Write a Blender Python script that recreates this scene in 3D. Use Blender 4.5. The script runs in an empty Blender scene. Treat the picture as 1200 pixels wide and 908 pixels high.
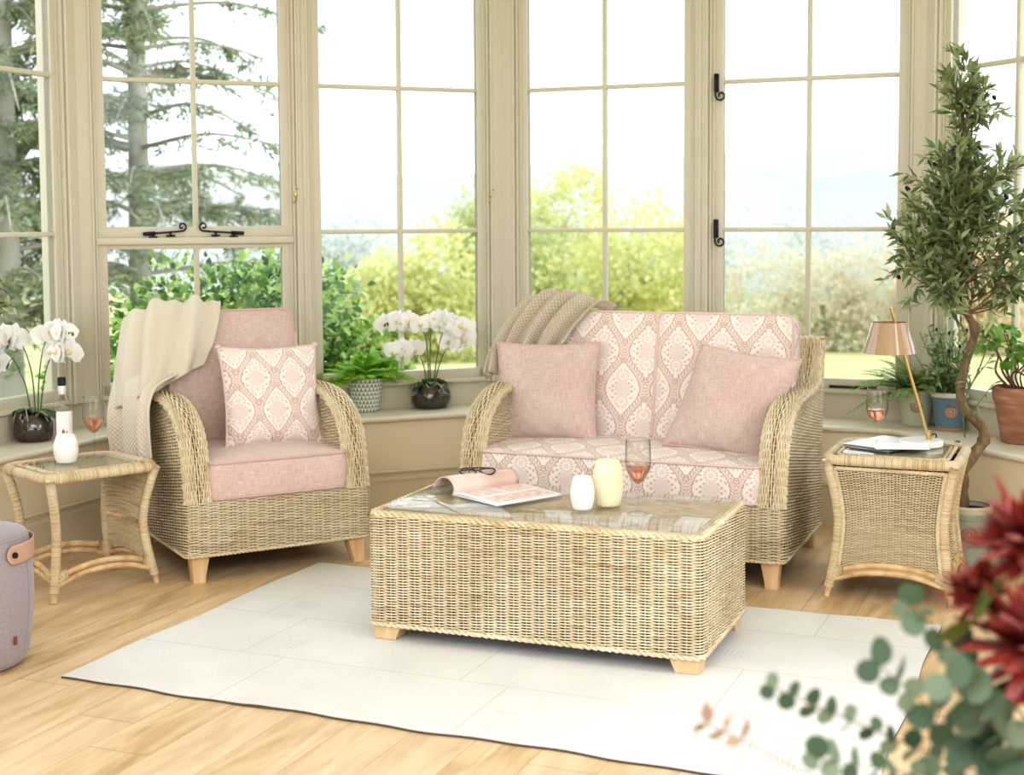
import bpy, bmesh, math
import numpy as np
from math import pi, sin, cos, radians, sqrt
rng = np.random.default_rng(11)
SC = bpy.context.scene
COL = SC.collection
A = np.array

# ------------------------------------------------------------------ mesh building
class MB:
    """collects geometry for ONE mesh object"""
    def __init__(s):
        s.v = []; s.n = 0; s.f = []; s.uv = []
    def add(s, V, F, uv=None, mi=0):
        V = np.asarray(V, float).reshape(-1, 3)
        if uv is None: uv = V[:, :2]
        groups = {}
        if isinstance(F, np.ndarray): groups[F.shape[1]] = F
        else:
            for f in F: groups.setdefault(len(f), []).append(f)
        for k, g in groups.items():
            s.f.append((np.asarray(g, np.int64).reshape(-1, k) + s.n, mi))
        s.v.append(V); s.uv.append(np.asarray(uv, float).reshape(-1, 2)); s.n += len(V)
        return s
    def build(s, name, mats, parent=None, smooth=True, loc=None, kind=None, label=None):
        V = np.concatenate(s.v); UV = np.concatenate(s.uv)
        me = bpy.data.meshes.new(name)
        me.vertices.add(len(V)); me.vertices.foreach_set('co', V.ravel())
        loops = np.concatenate([f.ravel() for f, _ in s.f])
        tot = np.concatenate([np.full(len(f), f.shape[1]) for f, _ in s.f])
        mi = np.concatenate([np.full(len(f), m) for f, m in s.f])
        start = np.concatenate([[0], np.cumsum(tot)[:-1]])
        me.loops.add(len(loops)); me.loops.foreach_set('vertex_index', loops)
        me.polygons.add(len(tot)); me.polygons.foreach_set('loop_start', start)
        me.polygons.foreach_set('loop_total', tot)
        me.polygons.foreach_set('material_index', mi)
        me.polygons.foreach_set('use_smooth', np.full(len(tot), bool(smooth)))
        me.update(calc_edges=True)
        l = me.uv_layers.new(name='UVMap'); l.data.foreach_set('uv', UV[loops].ravel())
        if not isinstance(mats, (list, tuple)): mats = [mats]
        for m in mats: me.materials.append(m)
        me.validate()
        if smooth == 'auto':
            try: me.set_sharp_from_angle(angle=radians(35))
            except Exception: pass
        o = bpy.data.objects.new(name, me); COL.objects.link(o)
        if parent is not None: o.parent = parent
        if loc is not None: o.location = loc
        if kind: o['kind'] = kind
        if label: o['label'] = label
        return o

def tag(o, label=None, cat=None, group=None, kind=None):
    if label: o['label'] = label
    if cat: o['category'] = cat
    if group: o['group'] = group
    if kind: o['kind'] = kind
    return o
def thing(name, label, cat, loc=(0, 0, 0), rotz=0.0, group=None):
    o = bpy.data.objects.new(name, None); COL.objects.link(o)
    o.empty_display_size = .05
    o.location = loc; o.rotation_euler = (0, 0, rotz)
    return tag(o, label, cat, group)
def copy_obj(o, parent=None, loc=None, rot=None, scale=None):
    c = o.copy(); COL.objects.link(c); c.parent = parent
    if loc is not None: c.location = loc
    if rot is not None: c.rotation_euler = rot
    if scale is not None: c.scale = scale
    return c
def copy_tree(o, parent=None):
    c = o.copy(); COL.objects.link(c); c.parent = parent
    for ch in list(o.children): copy_tree(ch, c)
    return c

def rot(ax, a):
    c, s_ = cos(a), sin(a)
    return A({'x': [[1, 0, 0], [0, c, -s_], [0, s_, c]], 'y': [[c, 0, s_], [0, 1, 0], [-s_, 0, c]],
              'z': [[c, -s_, 0], [s_, c, 0], [0, 0, 1]]}[ax])
def unit(v): return v / (np.linalg.norm(v, axis=-1, keepdims=True) + 1e-12)
def gridF(nu, nv, cu=False, cv=False):
    i = np.arange(nu if cu else nu - 1); j = np.arange(nv if cv else nv - 1)
    I, J = np.meshgrid(i, j, indexing='ij'); I2 = (I + 1) % nu; J2 = (J + 1) % nv
    return np.stack([I * nv + J, I2 * nv + J, I2 * nv + J2, I * nv + J2], -1).reshape(-1, 4)
def add_grid(mb, P, cu=False, cv=False, uv=None, mi=0):
    nu, nv = P.shape[:2]
    if uv is None:
        a, b = np.meshgrid(np.linspace(0, 1, nu), np.linspace(0, 1, nv), indexing='ij'); uv = np.stack([a, b], -1)
    mb.add(P.reshape(-1, 3), gridF(nu, nv, cu, cv), uv.reshape(-1, 2), mi)
def crom(P, n, closed=False):
    """Catmull-Rom resample of a polyline"""
    P = np.asarray(P, float); m = len(P)
    if closed: Q = np.concatenate([P[-1:], P, P[:2]]); segs = m
    else: Q = np.concatenate([2 * P[:1] - P[1:2], P, 2 * P[-1:] - P[-2:-1]]); segs = m - 1
    t = np.linspace(0, segs, n, endpoint=not closed); i = np.minimum(t.astype(int), segs - 1); f = (t - i).reshape((-1,) + (1,) * (P.ndim - 1))
    p0, p1, p2, p3 = Q[i], Q[i + 1], Q[i + 2], Q[i + 3]
    return .5 * (2 * p1 + (p2 - p0) * f + (2 * p0 - 5 * p1 + 4 * p2 - p3) * f ** 2 + (3 * p1 - p0 - 3 * p2 + p3) * f ** 3)
def frames(P, closed=False, up=None):
    P = np.asarray(P, float)
    T = unit(np.roll(P, -1, 0) - np.roll(P, 1, 0)) if closed else unit(np.gradient(P, axis=0))
    a = A([0, 0, 1.]) if up is None else np.asarray(up, float)
    if abs(T[0] @ a) > .95: a = A([1., 0, 0])
    N = np.zeros_like(P); n = unit(a - (a @ T[0]) * T[0])
    for k in range(len(P)):
        n = n - (n @ T[k]) * T[k]; n = n / (np.linalg.norm(n) + 1e-12); N[k] = n
    return T, N, np.cross(T, N)
def add_tube(mb, P, r, n=8, closed=False, caps=True, mi=0, up=None, ell=1.0):
    P = np.asarray(P, float); m = len(P); T, N, B = frames(P, closed, up)
    r = np.broadcast_to(np.asarray(r, float), (m,))
    th = np.linspace(0, 2 * pi, n, endpoint=False)
    G = P[:, None] + r[:, None, None] * (np.cos(th)[None, :, None] * N[:, None] + ell * np.sin(th)[None, :, None] * B[:, None])
    L = np.concatenate([[0], np.cumsum(np.linalg.norm(np.diff(P, axis=0), axis=1))])
    uv = np.stack(np.broadcast_arrays(L[:, None], th[None] / (2 * pi)), -1)
    b = mb.n; add_grid(mb, G, closed, True, uv, mi)
    if caps and not closed:
        mb.f.append((A([[b + k for k in range(n)][::-1]]), mi)); mb.f.append((A([[b + (m - 1) * n + k for k in range(n)]]), mi))
def add_lathe(mb, prof, n=32, c=(0, 0, 0), mi=0, fn=None):
    prof = np.asarray(prof, float); th = np.linspace(0, 2 * pi, n, endpoint=False)
    R = prof[:, 0][:, None] * np.ones(n)[None]
    if fn is not None: R = R * fn(th)[None]
    P = np.stack([R * np.cos(th), R * np.sin(th), prof[:, 1][:, None] * np.ones(n)], -1) + A(c)
    uv = np.stack(np.broadcast_arrays(th[None] / (2 * pi), prof[:, 1][:, None]), -1)
    mb.add(P.transpose(1, 0, 2).reshape(-1, 3), gridF(n, len(prof), True), uv.transpose(1, 0, 2).reshape(-1, 2), mi)
def add_disc(mb, r, z, n=32, c=(0, 0), mi=0):
    th = np.linspace(0, 2 * pi, n, endpoint=False)
    mb.add(np.stack([c[0] + r * np.cos(th), c[1] + r * np.sin(th), np.full(n, z)], -1), [list(range(n))], None, mi)
def add_box(mb, lo, hi, b=0.003, seg=2, M=None, t=None, mi=0):
    lo, hi = A(lo, float), A(hi, float)
    bm = bmesh.new(); bmesh.ops.create_cube(bm, size=1.0)
    for v in bm.verts: v.co = [(lo[k] + hi[k]) / 2 + v.co[k] * (hi[k] - lo[k]) for k in range(3)]
    if b > 0:
        b = min(b, .45 * (hi - lo).min())
        bmesh.ops.bevel(bm, geom=bm.edges[:], offset=b, segments=seg, affect='EDGES', profile=.5)
    bm.verts.index_update()
    V = A([v.co[:] for v in bm.verts]); F = [[v.index for v in f.verts] for f in bm.faces]; bm.free()
    if M is not None: V = V @ A(M).T
    if t is not None: V = V + A(t)
    mb.add(V, F, None, mi)
def add_prism(mb, poly, z0, z1, mi=0):
    poly = np.asarray(poly, float); n = len(poly)
    V = np.concatenate([np.c_[poly, np.full(n, z0)], np.c_[poly, np.full(n, z1)]])
    F = [list(range(n))[::-1], list(range(n, 2 * n))] + [[k, (k + 1) % n, n + (k + 1) % n, n + k] for k in range(n)]
    mb.add(V, F, None, mi)

# leaves: template instanced into the SAME mesh of one plant part
LANCE = (A([[0, 0, 0], [.45, -.13, .02], [1, 0, -.12], [.48, 0, -.02], [.45, .13, .02]]), [[0, 1, 2, 3], [0, 3, 2, 4]])
NEEDLE = (A([[0, 0, 0], [.5, -.11, 0], [1, 0, -.1], [.5, .11, 0]]), [[0, 1, 2, 3]])
BROAD = (A([[0, 0, 0], [.25, -.22, .03], [.6, -.26, .02], [1, 0, -.14], [.5, 0, -.03], [.6, .26, .02], [.25, .22, .03]]),
         [[0, 1, 4], [1, 2, 4], [2, 3, 4], [0, 4, 6], [6, 4, 5], [5, 4, 3]])
_t = np.linspace(0, 2 * pi, 10, endpoint=False)
ROUND = (np.c_[.5 - .5 * np.cos(_t), .5 * np.sin(_t), .10 * np.cos(_t) ** 2], [list(range(10))])
def add_leaves(mb, pos, dirs, size, tpl=LANCE, wid=1.0, up=None, roll=.6, mi=0):
    pos = np.asarray(pos, float); N = len(pos); X = unit(np.asarray(dirs, float))
    U = np.tile(A([0, 0, 1.]), (N, 1)) if up is None else np.broadcast_to(up, (N, 3)).astype(float)
    U = U + rng.normal(0, roll, (N, 3)); Z = unit(U - (U * X).sum(1, keepdims=True) * X); Y = np.cross(Z, X)
    T, F = tpl; sz = np.broadcast_to(np.asarray(size, float), (N,))
    V = pos[:, None] + sz[:, None, None] * (T[None, :, 0:1] * X[:, None] + wid * T[None, :, 1:2] * Y[:, None] + T[None, :, 2:3] * Z[:, None])
    k = len(T); uv = np.stack([np.repeat(rng.random(N), k), np.tile(T[:, 0], N)], -1)
    base = (np.arange(N) * k)
    first = True; n0 = mb.n
    for m in sorted({len(f) for f in F}):
        g = A([f for f in F if len(f) == m])
        FF = (base[:, None, None] + g[None]).reshape(-1, m)
        if first: mb.add(V.reshape(-1, 3), FF, uv, mi); first = False
        else: mb.f.append((FF + n0, mi))

# woven rattan: every strand real geometry over a dark backing
def weave(mb, S, rows, stakes, Lv, amp=.004, rad=None, spp=6, closed=False, nprof=4, flip=1, backing=True, back=-.006, vr=(0, 1), nb=24, ph=0.0):
    pitch = Lv / rows; rad = rad or pitch * .56
    K = stakes * spp + (0 if closed else 1)
    u = np.linspace(0, 1, K, endpoint=not closed); v = (np.arange(rows) + .5) / rows
    V_, U_ = np.meshgrid(v, u, indexing='ij'); e = 2e-3
    wrap = (lambda x: x % 1.0) if closed else (lambda x: np.clip(x, 0, 1))
    P = S(U_, V_)
    Tu = unit(S(wrap(U_ + e), V_) - S(wrap(U_ - e), V_)); v1, v0 = np.clip(V_ + e, 0, 1), np.clip(V_ - e, 0, 1)
    Tv = unit(S(U_, v1) - S(U_, v0)); N = flip * unit(np.cross(Tu, Tv))
    ii = np.arange(rows)[:, None]
    h = amp * np.cos(pi * U_ * stakes + pi * ii + ph)
    h = h + rng.normal(0, amp * .06, h.shape); jit = rng.normal(0, pitch * .06, h.shape)
    t = np.linspace(-radians(88), radians(88), nprof)
    G = P[:, :, None] + N[:, :, None] * (h[..., None, None] + rad * np.cos(t)[None, None, :, None]) + Tv[:, :, None] * (rad * np.sin(t)[None, None, :, None] + jit[..., None, None])
    Lu = np.linalg.norm(np.diff(P[rows // 2], axis=0), axis=1).sum()
    uv = np.stack(np.broadcast_arrays((U_ * Lu)[..., None], (ii + .0 * U_)[..., None] + t[None, None] * .1), -1)
    F0 = gridF(K, nprof, closed); F = (np.arange(rows)[:, None, None] * (K * nprof) + F0[None]).reshape(-1, 4)
    mb.add(G.reshape(-1, 3), F, uv.reshape(-1, 2), 0)
    vs = np.linspace(0, 1, nb); us = (np.arange(stakes + (0 if closed else 1))) / stakes
    Us, Vs = np.meshgrid(us, vs, indexing='ij'); Ps = S(Us, Vs)
    Tu = unit(S(wrap(Us + e), Vs) - S(wrap(Us - e), Vs)); Tv = unit(S(Us, np.clip(Vs + e, 0, 1)) - S(Us, np.clip(Vs - e, 0, 1))); N = flip * unit(np.cross(Tu, Tv))
    r = .0025; tt = A([-1.4, 0, 1.4])
    G = Ps[:, :, None] + N[:, :, None] * (r * np.cos(tt)[:, None] - .001) + Tu[:, :, None] * (r * np.sin(tt)[:, None])
    F0 = gridF(nb, 3); mb.add(G.reshape(-1, 3), (np.arange(len(us))[:, None, None] * (nb * 3) + F0[None]).reshape(-1, 4), np.zeros((G.size // 3, 2)), 0)
    if backing:
        ub = np.linspace(0, 1, max(8, stakes * 2), endpoint=not closed)
        Ub, Vb = np.meshgrid(ub, vs, indexing='ij'); Pb = S(Ub, Vb)
        Tu = unit(S(wrap(Ub + e), Vb) - S(wrap(Ub - e), Vb)); Tv = unit(S(Ub, np.clip(Vb + e, 0, 1)) - S(Ub, np.clip(Vb - e, 0, 1)))
        add_grid(mb, Pb + back * flip * unit(np.cross(Tu, Tv)), closed, False, None, 1)
def add_plait(mb, P, closed=False, R=.010, r=.006, pitch=.05, up=(0, 0, 1), mi=0):
    """three-strand plait along a path"""
    P = np.asarray(P, float)
    Q = np.concatenate([P, P[:1]]) if closed else P
    L = np.concatenate([[0], np.cumsum(np.linalg.norm(np.diff(Q, axis=0), axis=1))]); n = int(L[-1] / pitch * 9) + 2
    s = np.linspace(0, L[-1], n, endpoint=not closed); C = np.stack([np.interp(s, L, Q[:, k]) for k in range(3)], -1)
    T = unit(np.roll(C, -1, 0) - np.roll(C, 1, 0)) if closed else unit(np.gradient(C, axis=0))
    U = unit(A(up, float)[None] - (T @ A(up, float))[:, None] * T); B = np.cross(T, U)
    if closed: ph0 = s / L[-1] * round(L[-1] / pitch) * 2 * pi
    else: ph0 = s / pitch * 2 * pi
    for k in range(3):
        p = ph0 + k * 2 * pi / 3
        add_tube(mb, C + R * np.sin(p)[:, None] * B + .5 * R * np.sin(2 * p)[:, None] * U, r, 6, closed, True, mi)
def rrect(w, d, r, n=8):
    """rounded rectangle outline, counter-clockwise, centred"""
    pts = []
    for cx, cy, a0 in ((w / 2 - r, d / 2 - r, 0), (-w / 2 + r, d / 2 - r, pi / 2), (-w / 2 + r, -d / 2 + r, pi), (w / 2 - r, -d / 2 + r, 1.5 * pi)):
        for t in np.linspace(0, pi / 2, n): pts.append((cx + r * cos(a0 + t), cy + r * sin(a0 + t)))
    return A(pts)
def resample(P, n, closed=True):
    Q = np.concatenate([P, P[:1]]) if closed else P
    L = np.concatenate([[0], np.cumsum(np.linalg.norm(np.diff(Q, axis=0), axis=1))]); s = np.linspace(0, L[-1], n, endpoint=not closed)
    return np.stack([np.interp(s, L, Q[:, k]) for k in range(Q.shape[1])], -1)

# ------------------------------------------------------------------ node materials
class NX:
    """tiny expression layer over shader nodes"""
    def __init__(s, m): s.nt = m.node_tree; s.N = s.nt.nodes; s.L = s.nt.links
    def put(s, sock, v):
        if isinstance(v, bpy.types.NodeSocket): s.L.new(v, sock)
        elif v is not None:
            if sock.type == 'RGBA' and len(v) == 3: v = (*v, 1)
            sock.default_value = v
    def m(s, op, a, b=None, c=None, clamp=False):
        n = s.N.new('ShaderNodeMath'); n.operation = op; n.use_clamp = clamp
        for k, x in enumerate((a, b, c)):
            if x is not None: s.put(n.inputs[k], x)
        return n.outputs[0]
    def uv(s): return s.N.new('ShaderNodeTexCoord').outputs['UV']
    def obj(s): return s.N.new('ShaderNodeTexCoord').outputs['Object']
    def map(s, v, scale=(1, 1, 1), rot=(0, 0, 0), loc=(0, 0, 0)):
        n = s.N.new('ShaderNodeMapping'); s.L.new(v, n.inputs[0])
        n.inputs['Location'].default_value = loc; n.inputs['Rotation'].default_value = rot; n.inputs['Scale'].default_value = scale
        return n.outputs[0]
    def sep(s, v):
        n = s.N.new('ShaderNodeSeparateXYZ'); s.L.new(v, n.inputs[0]); return n.outputs
    def comb(s, x=0, y=0, z=0):
        n = s.N.new('ShaderNodeCombineXYZ')
        for k, q in enumerate((x, y, z)): s.put(n.inputs[k], q)
        return n.outputs[0]
    def noise(s, v, scale=5, detail=2, rough=.5, dist=0):
        n = s.N.new('ShaderNodeTexNoise'); s.L.new(v, n.inputs['Vector'])
        for k, q in (('Scale', scale), ('Detail', detail), ('Roughness', rough), ('Distortion', dist)): n.inputs[k].default_value = q
        return n.outputs['Fac']
    def white(s, v):
        n = s.N.new('ShaderNodeTexWhiteNoise'); n.noise_dimensions = '3D'; s.L.new(v, n.inputs['Vector']); return n.outputs['Value']
    def voro(s, v, scale=10, feat='F1'):
        n = s.N.new('ShaderNodeTexVoronoi'); n.feature = feat; s.L.new(v, n.inputs['Vector']); n.inputs['Scale'].default_value = scale; return n.outputs['Distance']
    def ramp(s, f, stops, interp='LINEAR'):
        n = s.N.new('ShaderNodeValToRGB'); s.L.new(f, n.inputs[0]); r = n.color_ramp; r.interpolation = interp
        while len(r.elements) < len(stops): r.elements.new(.5)
        for e, (p, c) in zip(r.elements, stops): e.position = p; e.color = (*c, 1) if len(c) == 3 else c
        return n.outputs[0]
    def mix(s, f, a, b, mode='MIX'):
        n = s.N.new('ShaderNodeMix'); n.data_type = 'RGBA'; n.blend_type = mode
        s.put(n.inputs[0], f); s.put(n.inputs[6], a); s.put(n.inputs[7], b); return n.outputs[2]
    def bump(s, h, strength=.3, dist=.01):
        n = s.N.new('ShaderNodeBump'); n.inputs['Strength'].default_value = strength; n.inputs['Distance'].default_value = dist
        s.L.new(h, n.inputs['Height']); return n.outputs[0]
    def rnd(s): return s.N.new('ShaderNodeObjectInfo').outputs['Random']
def lin(*c):
    return tuple(((x / 255) / 12.92 if x / 255 <= .04045 else ((x / 255 + .055) / 1.055) ** 2.4) for x in c)
def mat(name, color=(.8, .8, .8), rough=.6, fn=None, metal=0, spec=.4, sheen=0, trans=0, coat=0):
    m = bpy.data.materials.new(name); m.use_nodes = True; x = NX(m)
    b = m.node_tree.nodes['Principled BSDF']
    b.inputs['Base Color'].default_value = (*color[:3], 1); b.inputs['Roughness'].default_value = rough
    b.inputs['Metallic'].default_value = metal; b.inputs['Specular IOR Level'].default_value = spec
    b.inputs['Sheen Weight'].default_value = sheen; b.inputs['Transmission Weight'].default_value = trans; b.inputs['Coat Weight'].default_value = coat
    if fn:
        r = fn(x) or {}
        for k, v in r.items(): x.put(b.inputs[k], v)
    return m
def leafmat(name, cols, rough=.5, tl=.35):
    """cols: ramp colours picked per leaf (random kept in uv.x); partly translucent"""
    m = bpy.data.materials.new(name); m.use_nodes = True; x = NX(m)
    b = m.node_tree.nodes['Principled BSDF']; out = m.node_tree.nodes['Material Output']
    f = x.sep(x.uv())[0]
    c = x.ramp(f, [(k / max(1, len(cols) - 1), q) for k, q in enumerate(cols)])
    x.put(b.inputs['Base Color'], c); b.inputs['Roughness'].default_value = rough; b.inputs['Specular IOR Level'].default_value = .3
    t = x.N.new('ShaderNodeBsdfTranslucent'); x.put(t.inputs[0], c)
    s = x.N.new('ShaderNodeMixShader'); s.inputs[0].default_value = tl
    x.L.new(b.outputs[0], s.inputs[1]); x.L.new(t.outputs[0], s.inputs[2]); x.L.new(s.outputs[0], out.inputs[0])
    return m
def thin_glass(name, tint=(1, 1, 1), ior=1.5, gain=1.0, rough=0.0, floor_=0.0, edge=None):
    m = bpy.data.materials.new(name); m.use_nodes = True; x = NX(m); out = m.node_tree.nodes['Material Output']
    x.N.remove(m.node_tree.nodes['Principled BSDF'])
    t = x.N.new('ShaderNodeBsdfTransparent'); t.inputs[0].default_value = (*tint, 1)
    g = x.N.new('ShaderNodeBsdfGlossy'); g.inputs['Roughness'].default_value = rough
    lw = x.N.new('ShaderNodeLayerWeight'); lw.inputs[0].default_value = .5
    if edge: x.put(t.inputs[0], x.mix(x.m('POWER', lw.outputs['Facing'], 3.5), tint, edge))
    f0 = ((ior - 1) / (ior + 1)) ** 2                               # Schlick, the same from both sides
    f = x.m('MULTIPLY_ADD', x.m('POWER', lw.outputs['Facing'], 5.0), (1 - f0) * gain, f0 * gain + floor_, clamp=True)
    s = x.N.new('ShaderNodeMixShader'); x.L.new(f, s.inputs[0]); x.L.new(t.outputs[0], s.inputs[1]); x.L.new(g.outputs[0], s.inputs[2])
    x.L.new(s.outputs[0], out.inputs[0]); return m

def f_wicker(c0, c1, c2):
    def fn(x):
        u = x.sep(x.uv()); row = x.m('FLOOR', x.m('ADD', u[1], .5))
        n1 = x.noise(x.comb(x.m('MULTIPLY', u[0], 6), x.m('MULTIPLY', row, 3.7), 0), 1.0, 2)
        n2 = x.noise(x.obj(), 3.5, 2)
        f = x.m('ADD', x.m('MULTIPLY', n1, .75), x.m('MULTIPLY', n2, .35))
        c = x.ramp(f, [(.30, c0), (.52, c1), (.75, c2)])
        return {'Base Color': c}
    return fn
WICK = mat('rattan strand', rough=.5, fn=f_wicker(lin(176, 150, 112), lin(217, 200, 167), lin(238, 227, 203)), spec=.35)
WICK2 = mat('grey washed rattan strand', rough=.5, fn=f_wicker(lin(172, 148, 114), lin(216, 199, 166), lin(236, 224, 198)), spec=.35)
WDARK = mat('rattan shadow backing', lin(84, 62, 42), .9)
WMID = mat('rattan brown backing', lin(140, 112, 76), .9)
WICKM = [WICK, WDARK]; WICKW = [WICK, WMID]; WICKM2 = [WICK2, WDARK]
def f_wrap(x):
    u = x.sep(x.uv()); L = x.m('MULTIPLY', u[0], 2 * pi / .0062)
    s = x.m('SINE', x.m('ADD', L, x.m('MULTIPLY', x.noise(x.obj(), 30, 1), 3)))
    k = x.white(x.comb(x.m('FLOOR', x.m('DIVIDE', u[0], .0062)), 0, 0))
    n = x.noise(x.obj(), 9, 2)
    c = x.ramp(x.m('ADD', x.m('MULTIPLY', k, .35), x.m('MULTIPLY', n, .8)), [(.25, lin(196, 168, 126)), (.55, lin(226, 206, 170)), (.85, lin(240, 226, 198))])
    c = x.mix(x.m('MULTIPLY', x.m('LESS_THAN', s, -.8), .55), c, lin(140, 112, 78))
    return {'Base Color': c, 'Normal': x.bump(s, .5, .002)}
WRAP = mat('wrapped cane', rough=.5, fn=f_wrap)
def f_pole(x):
    n = x.noise(x.map(x.obj(), (3, 3, 3)), 6, 3)
    return {'Base Color': x.ramp(n, [(.3, lin(188, 150, 104)), (.55, lin(222, 192, 148)), (.8, lin(236, 214, 178))])}
POLE = mat('bare rattan pole', rough=.45, fn=f_pole)
def f_linen(ca, cb, cc):
    def fn(x):
        uv = x.uv()
        a = x.noise(x.map(uv, (22, 420, 1)), 1, 3, .6); b = x.noise(x.map(uv, (420, 22, 1)), 1, 3, .6); c = x.noise(uv, 5, 2)
        f = x.m('ADD', x.m('MULTIPLY', x.m('ADD', a, b), .45), x.m('MULTIPLY', c, .12))
        return {'Base Color': x.ramp(f, [(.36, ca), (.5, cb), (.66, cc)]), 'Normal': x.bump(f, .25, .004)}
    return fn
LINEN = mat('pink slub linen', rough=.9, sheen=.3, fn=f_linen(lin(192, 159, 150), lin(216, 189, 180), lin(236, 218, 211)), spec=.15)
LINEND = mat('dusky pink slub linen', rough=.9, sheen=.3, fn=f_linen(lin(180, 152, 144), lin(206, 181, 173), lin(229, 211, 203)), spec=.15)
PIPE = mat('pink piping', lin(206, 176, 168), .9)
PIPE2 = mat('rose piping', lin(220, 196, 188), .9)
def f_damask(px, py, ox=0, oy=0):
    def fn(x):
        u = x.sep(x.uv())
        a = x.m('DIVIDE', x.m('ADD', u[0], ox), px); b = x.m('DIVIDE', x.m('ADD', u[1], oy), py)
        wr = lambda q: x.m('SUBTRACT', q, x.m('ROUND', q))
        a1, b1 = wr(a), wr(b)
        ax = x.m('ABSOLUTE', a1)
        g = x.m('MULTIPLY_ADD', x.m('COSINE', x.m('MULTIPLY', b1, 2 * pi)), .225, .25)
        F = x.m('SUBTRACT', ax, g)                                  # signed distance to the ogee line, in cells
        aF = x.m('ABSOLUTE', F)
        line = x.m('LESS_THAN', x.m('ABSOLUTE', x.m('SUBTRACT', aF, .085)), .013)
        band = x.m('LESS_THAN', aF, .085)
        bb = x.m('MULTIPLY', b, 24.0)
        chev = x.m('LESS_THAN', x.m('FRACT', x.m('SUBTRACT', bb, x.m('MULTIPLY', aF, 16))), .42)
        mid = x.m('LESS_THAN', aF, .008)
        # medallions: both lattices folded on to one
        ins = x.m('LESS_THAN', F, 0)
        a2 = x.m('SUBTRACT', .5, ax); b2 = x.m('SUBTRACT', .5, x.m('ABSOLUTE', b1))
        X = x.m('ADD', x.m('MULTIPLY', ax, ins), x.m('MULTIPLY', a2, x.m('SUBTRACT', 1, ins)))
        Y = x.m('ADD', x.m('MULTIPLY', x.m('ABSOLUTE', b1), ins), x.m('MULTIPLY', b2, x.m('SUBTRACT', 1, ins)))
        Xm = x.m('MULTIPLY', X, px); Ym = x.m('MULTIPLY', Y, py)
        r = x.m('SQRT', x.m('ADD', x.m('MULTIPLY', Xm, Xm), x.m('MULTIPLY', Ym, Ym)))
        th = x.m('ARCTAN2', Ym, Xm)
        d1 = x.m('SUBTRACT', x.m('ABSOLUTE', x.m('SINE', x.m('MULTIPLY', x.m('ADD', Xm, Ym), pi / .013))), x.m('ABSOLUTE', x.m('SINE', x.m('MULTIPLY', x.m('SUBTRACT', Xm, Ym), pi / .013))))
        core = x.m('LESS_THAN', r, .034)
        Yf = x.m('SUBTRACT', Ym, py * .17); th2 = x.m('ARCTAN2', Yf, Xm); r2 = x.m('SQRT', x.m('ADD', x.m('MULTIPLY', Xm, Xm), x.m('MULTIPLY', Yf, Yf)))
        ray = x.m('MULTIPLY', x.m('GREATER_THAN', x.m('COSINE', x.m('MULTIPLY', th2, 15)), .15), x.m('GREATER_THAN', x.m('SINE', x.m('MULTIPLY', r2, 2 * pi / .019)), -.45))
        ray2 = x.m('GREATER_THAN', x.m('COSINE', x.m('MULTIPLY', th, 18)), .3)
        rim = x.m('LESS_THAN', x.m('ABSOLUTE', x.m('ADD', F, .135)), .03)
        lace = x.m('ADD', x.m('MULTIPLY', x.m('LESS_THAN', x.m('ABSOLUTE', d1), .28), core), x.m('MULTIPLY', ray, x.m('SUBTRACT', 1, core)))
        lace = x.m('MAXIMUM', x.m('MULTIPLY', lace, x.m('SUBTRACT', 1, rim)), x.m('MULTIPLY', ray2, x.m('MULTIPLY', rim, .0)))
        rr = x.m('SQRT', x.m('ADD', x.m('MULTIPLY', Xm, Xm), x.m('POWER', x.m('SUBTRACT', Ym, py * .375), 2)))
        ring = x.m('LESS_THAN', x.m('ABSOLUTE', x.m('SUBTRACT', rr, .011)), .0022); disk = x.m('LESS_THAN', rr, .009)
        lace = x.m('MULTIPLY', x.m('MULTIPLY', lace, x.m('SUBTRACT', 1, band)), x.m('SUBTRACT', 1, disk))
        k = x.m('ADD', x.m('MULTIPLY', lace, .54), x.m('MULTIPLY', line, .72), clamp=True)
        k = x.m('MAXIMUM', k, x.m('MULTIPLY', ring, .7)); k = x.m('MAXIMUM', k, x.m('MULTIPLY', x.m('MULTIPLY', band, chev), .62)); k = x.m('MAXIMUM', k, x.m('MULTIPLY', mid, .4))
        w = x.noise(x.uv(), 260, 2); k = x.m('MULTIPLY', k, x.m('MULTIPLY_ADD', w, .7, .6), clamp=True)
        gr = x.mix(x.m('MULTIPLY_ADD', band, .25, .22), lin(246, 238, 234), lin(226, 206, 198))
        return {'Base Color': x.mix(k, gr, lin(182, 138, 124)), 'Normal': x.bump(w, .15, .002)}
    return fn
DAMASK = mat('rose damask', rough=.9, sheen=.2, fn=f_damask(.195, .33), spec=.15)
DAMASKF = mat('rose damask seat', rough=.9, sheen=.2, fn=f_damask(.195, .33, .05, .19), spec=.15)
DAMASKS = mat('rose damask small', rough=.9, sheen=.2, fn=f_damask(.158, .27, .0, .07), spec=.15)
def f_wool(c0, c1, k):
    def fn(x):
        u = x.sep(x.uv())
        s = x.m('MULTIPLY', x.m('SINE', x.m('MULTIPLY', u[0], 2 * pi * k)), x.m('SINE', x.m('MULTIPLY', u[1], 2 * pi * k)))
        f = x.m('MULTIPLY_ADD', s, .5, .5)
        return {'Base Color': x.mix(f, c0, c1), 'Normal': x.bump(f, .6, .006)}
    return fn
KNIT = mat('taupe knit', rough=.95, sheen=.3, fn=f_wool(lin(172, 156, 136), lin(218, 206, 188), 62), spec=.1)
THROW = mat('cream woven throw', rough=.95, sheen=.3, fn=f_wool(lin(226, 214, 194), lin(238, 229, 212), 110), spec=.1)
WAFFLE = mat('cream waffle weave', rough=.95, sheen=.3, fn=f_wool(lin(218, 205, 184), lin(238, 229, 212), 56), spec=.1)
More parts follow.
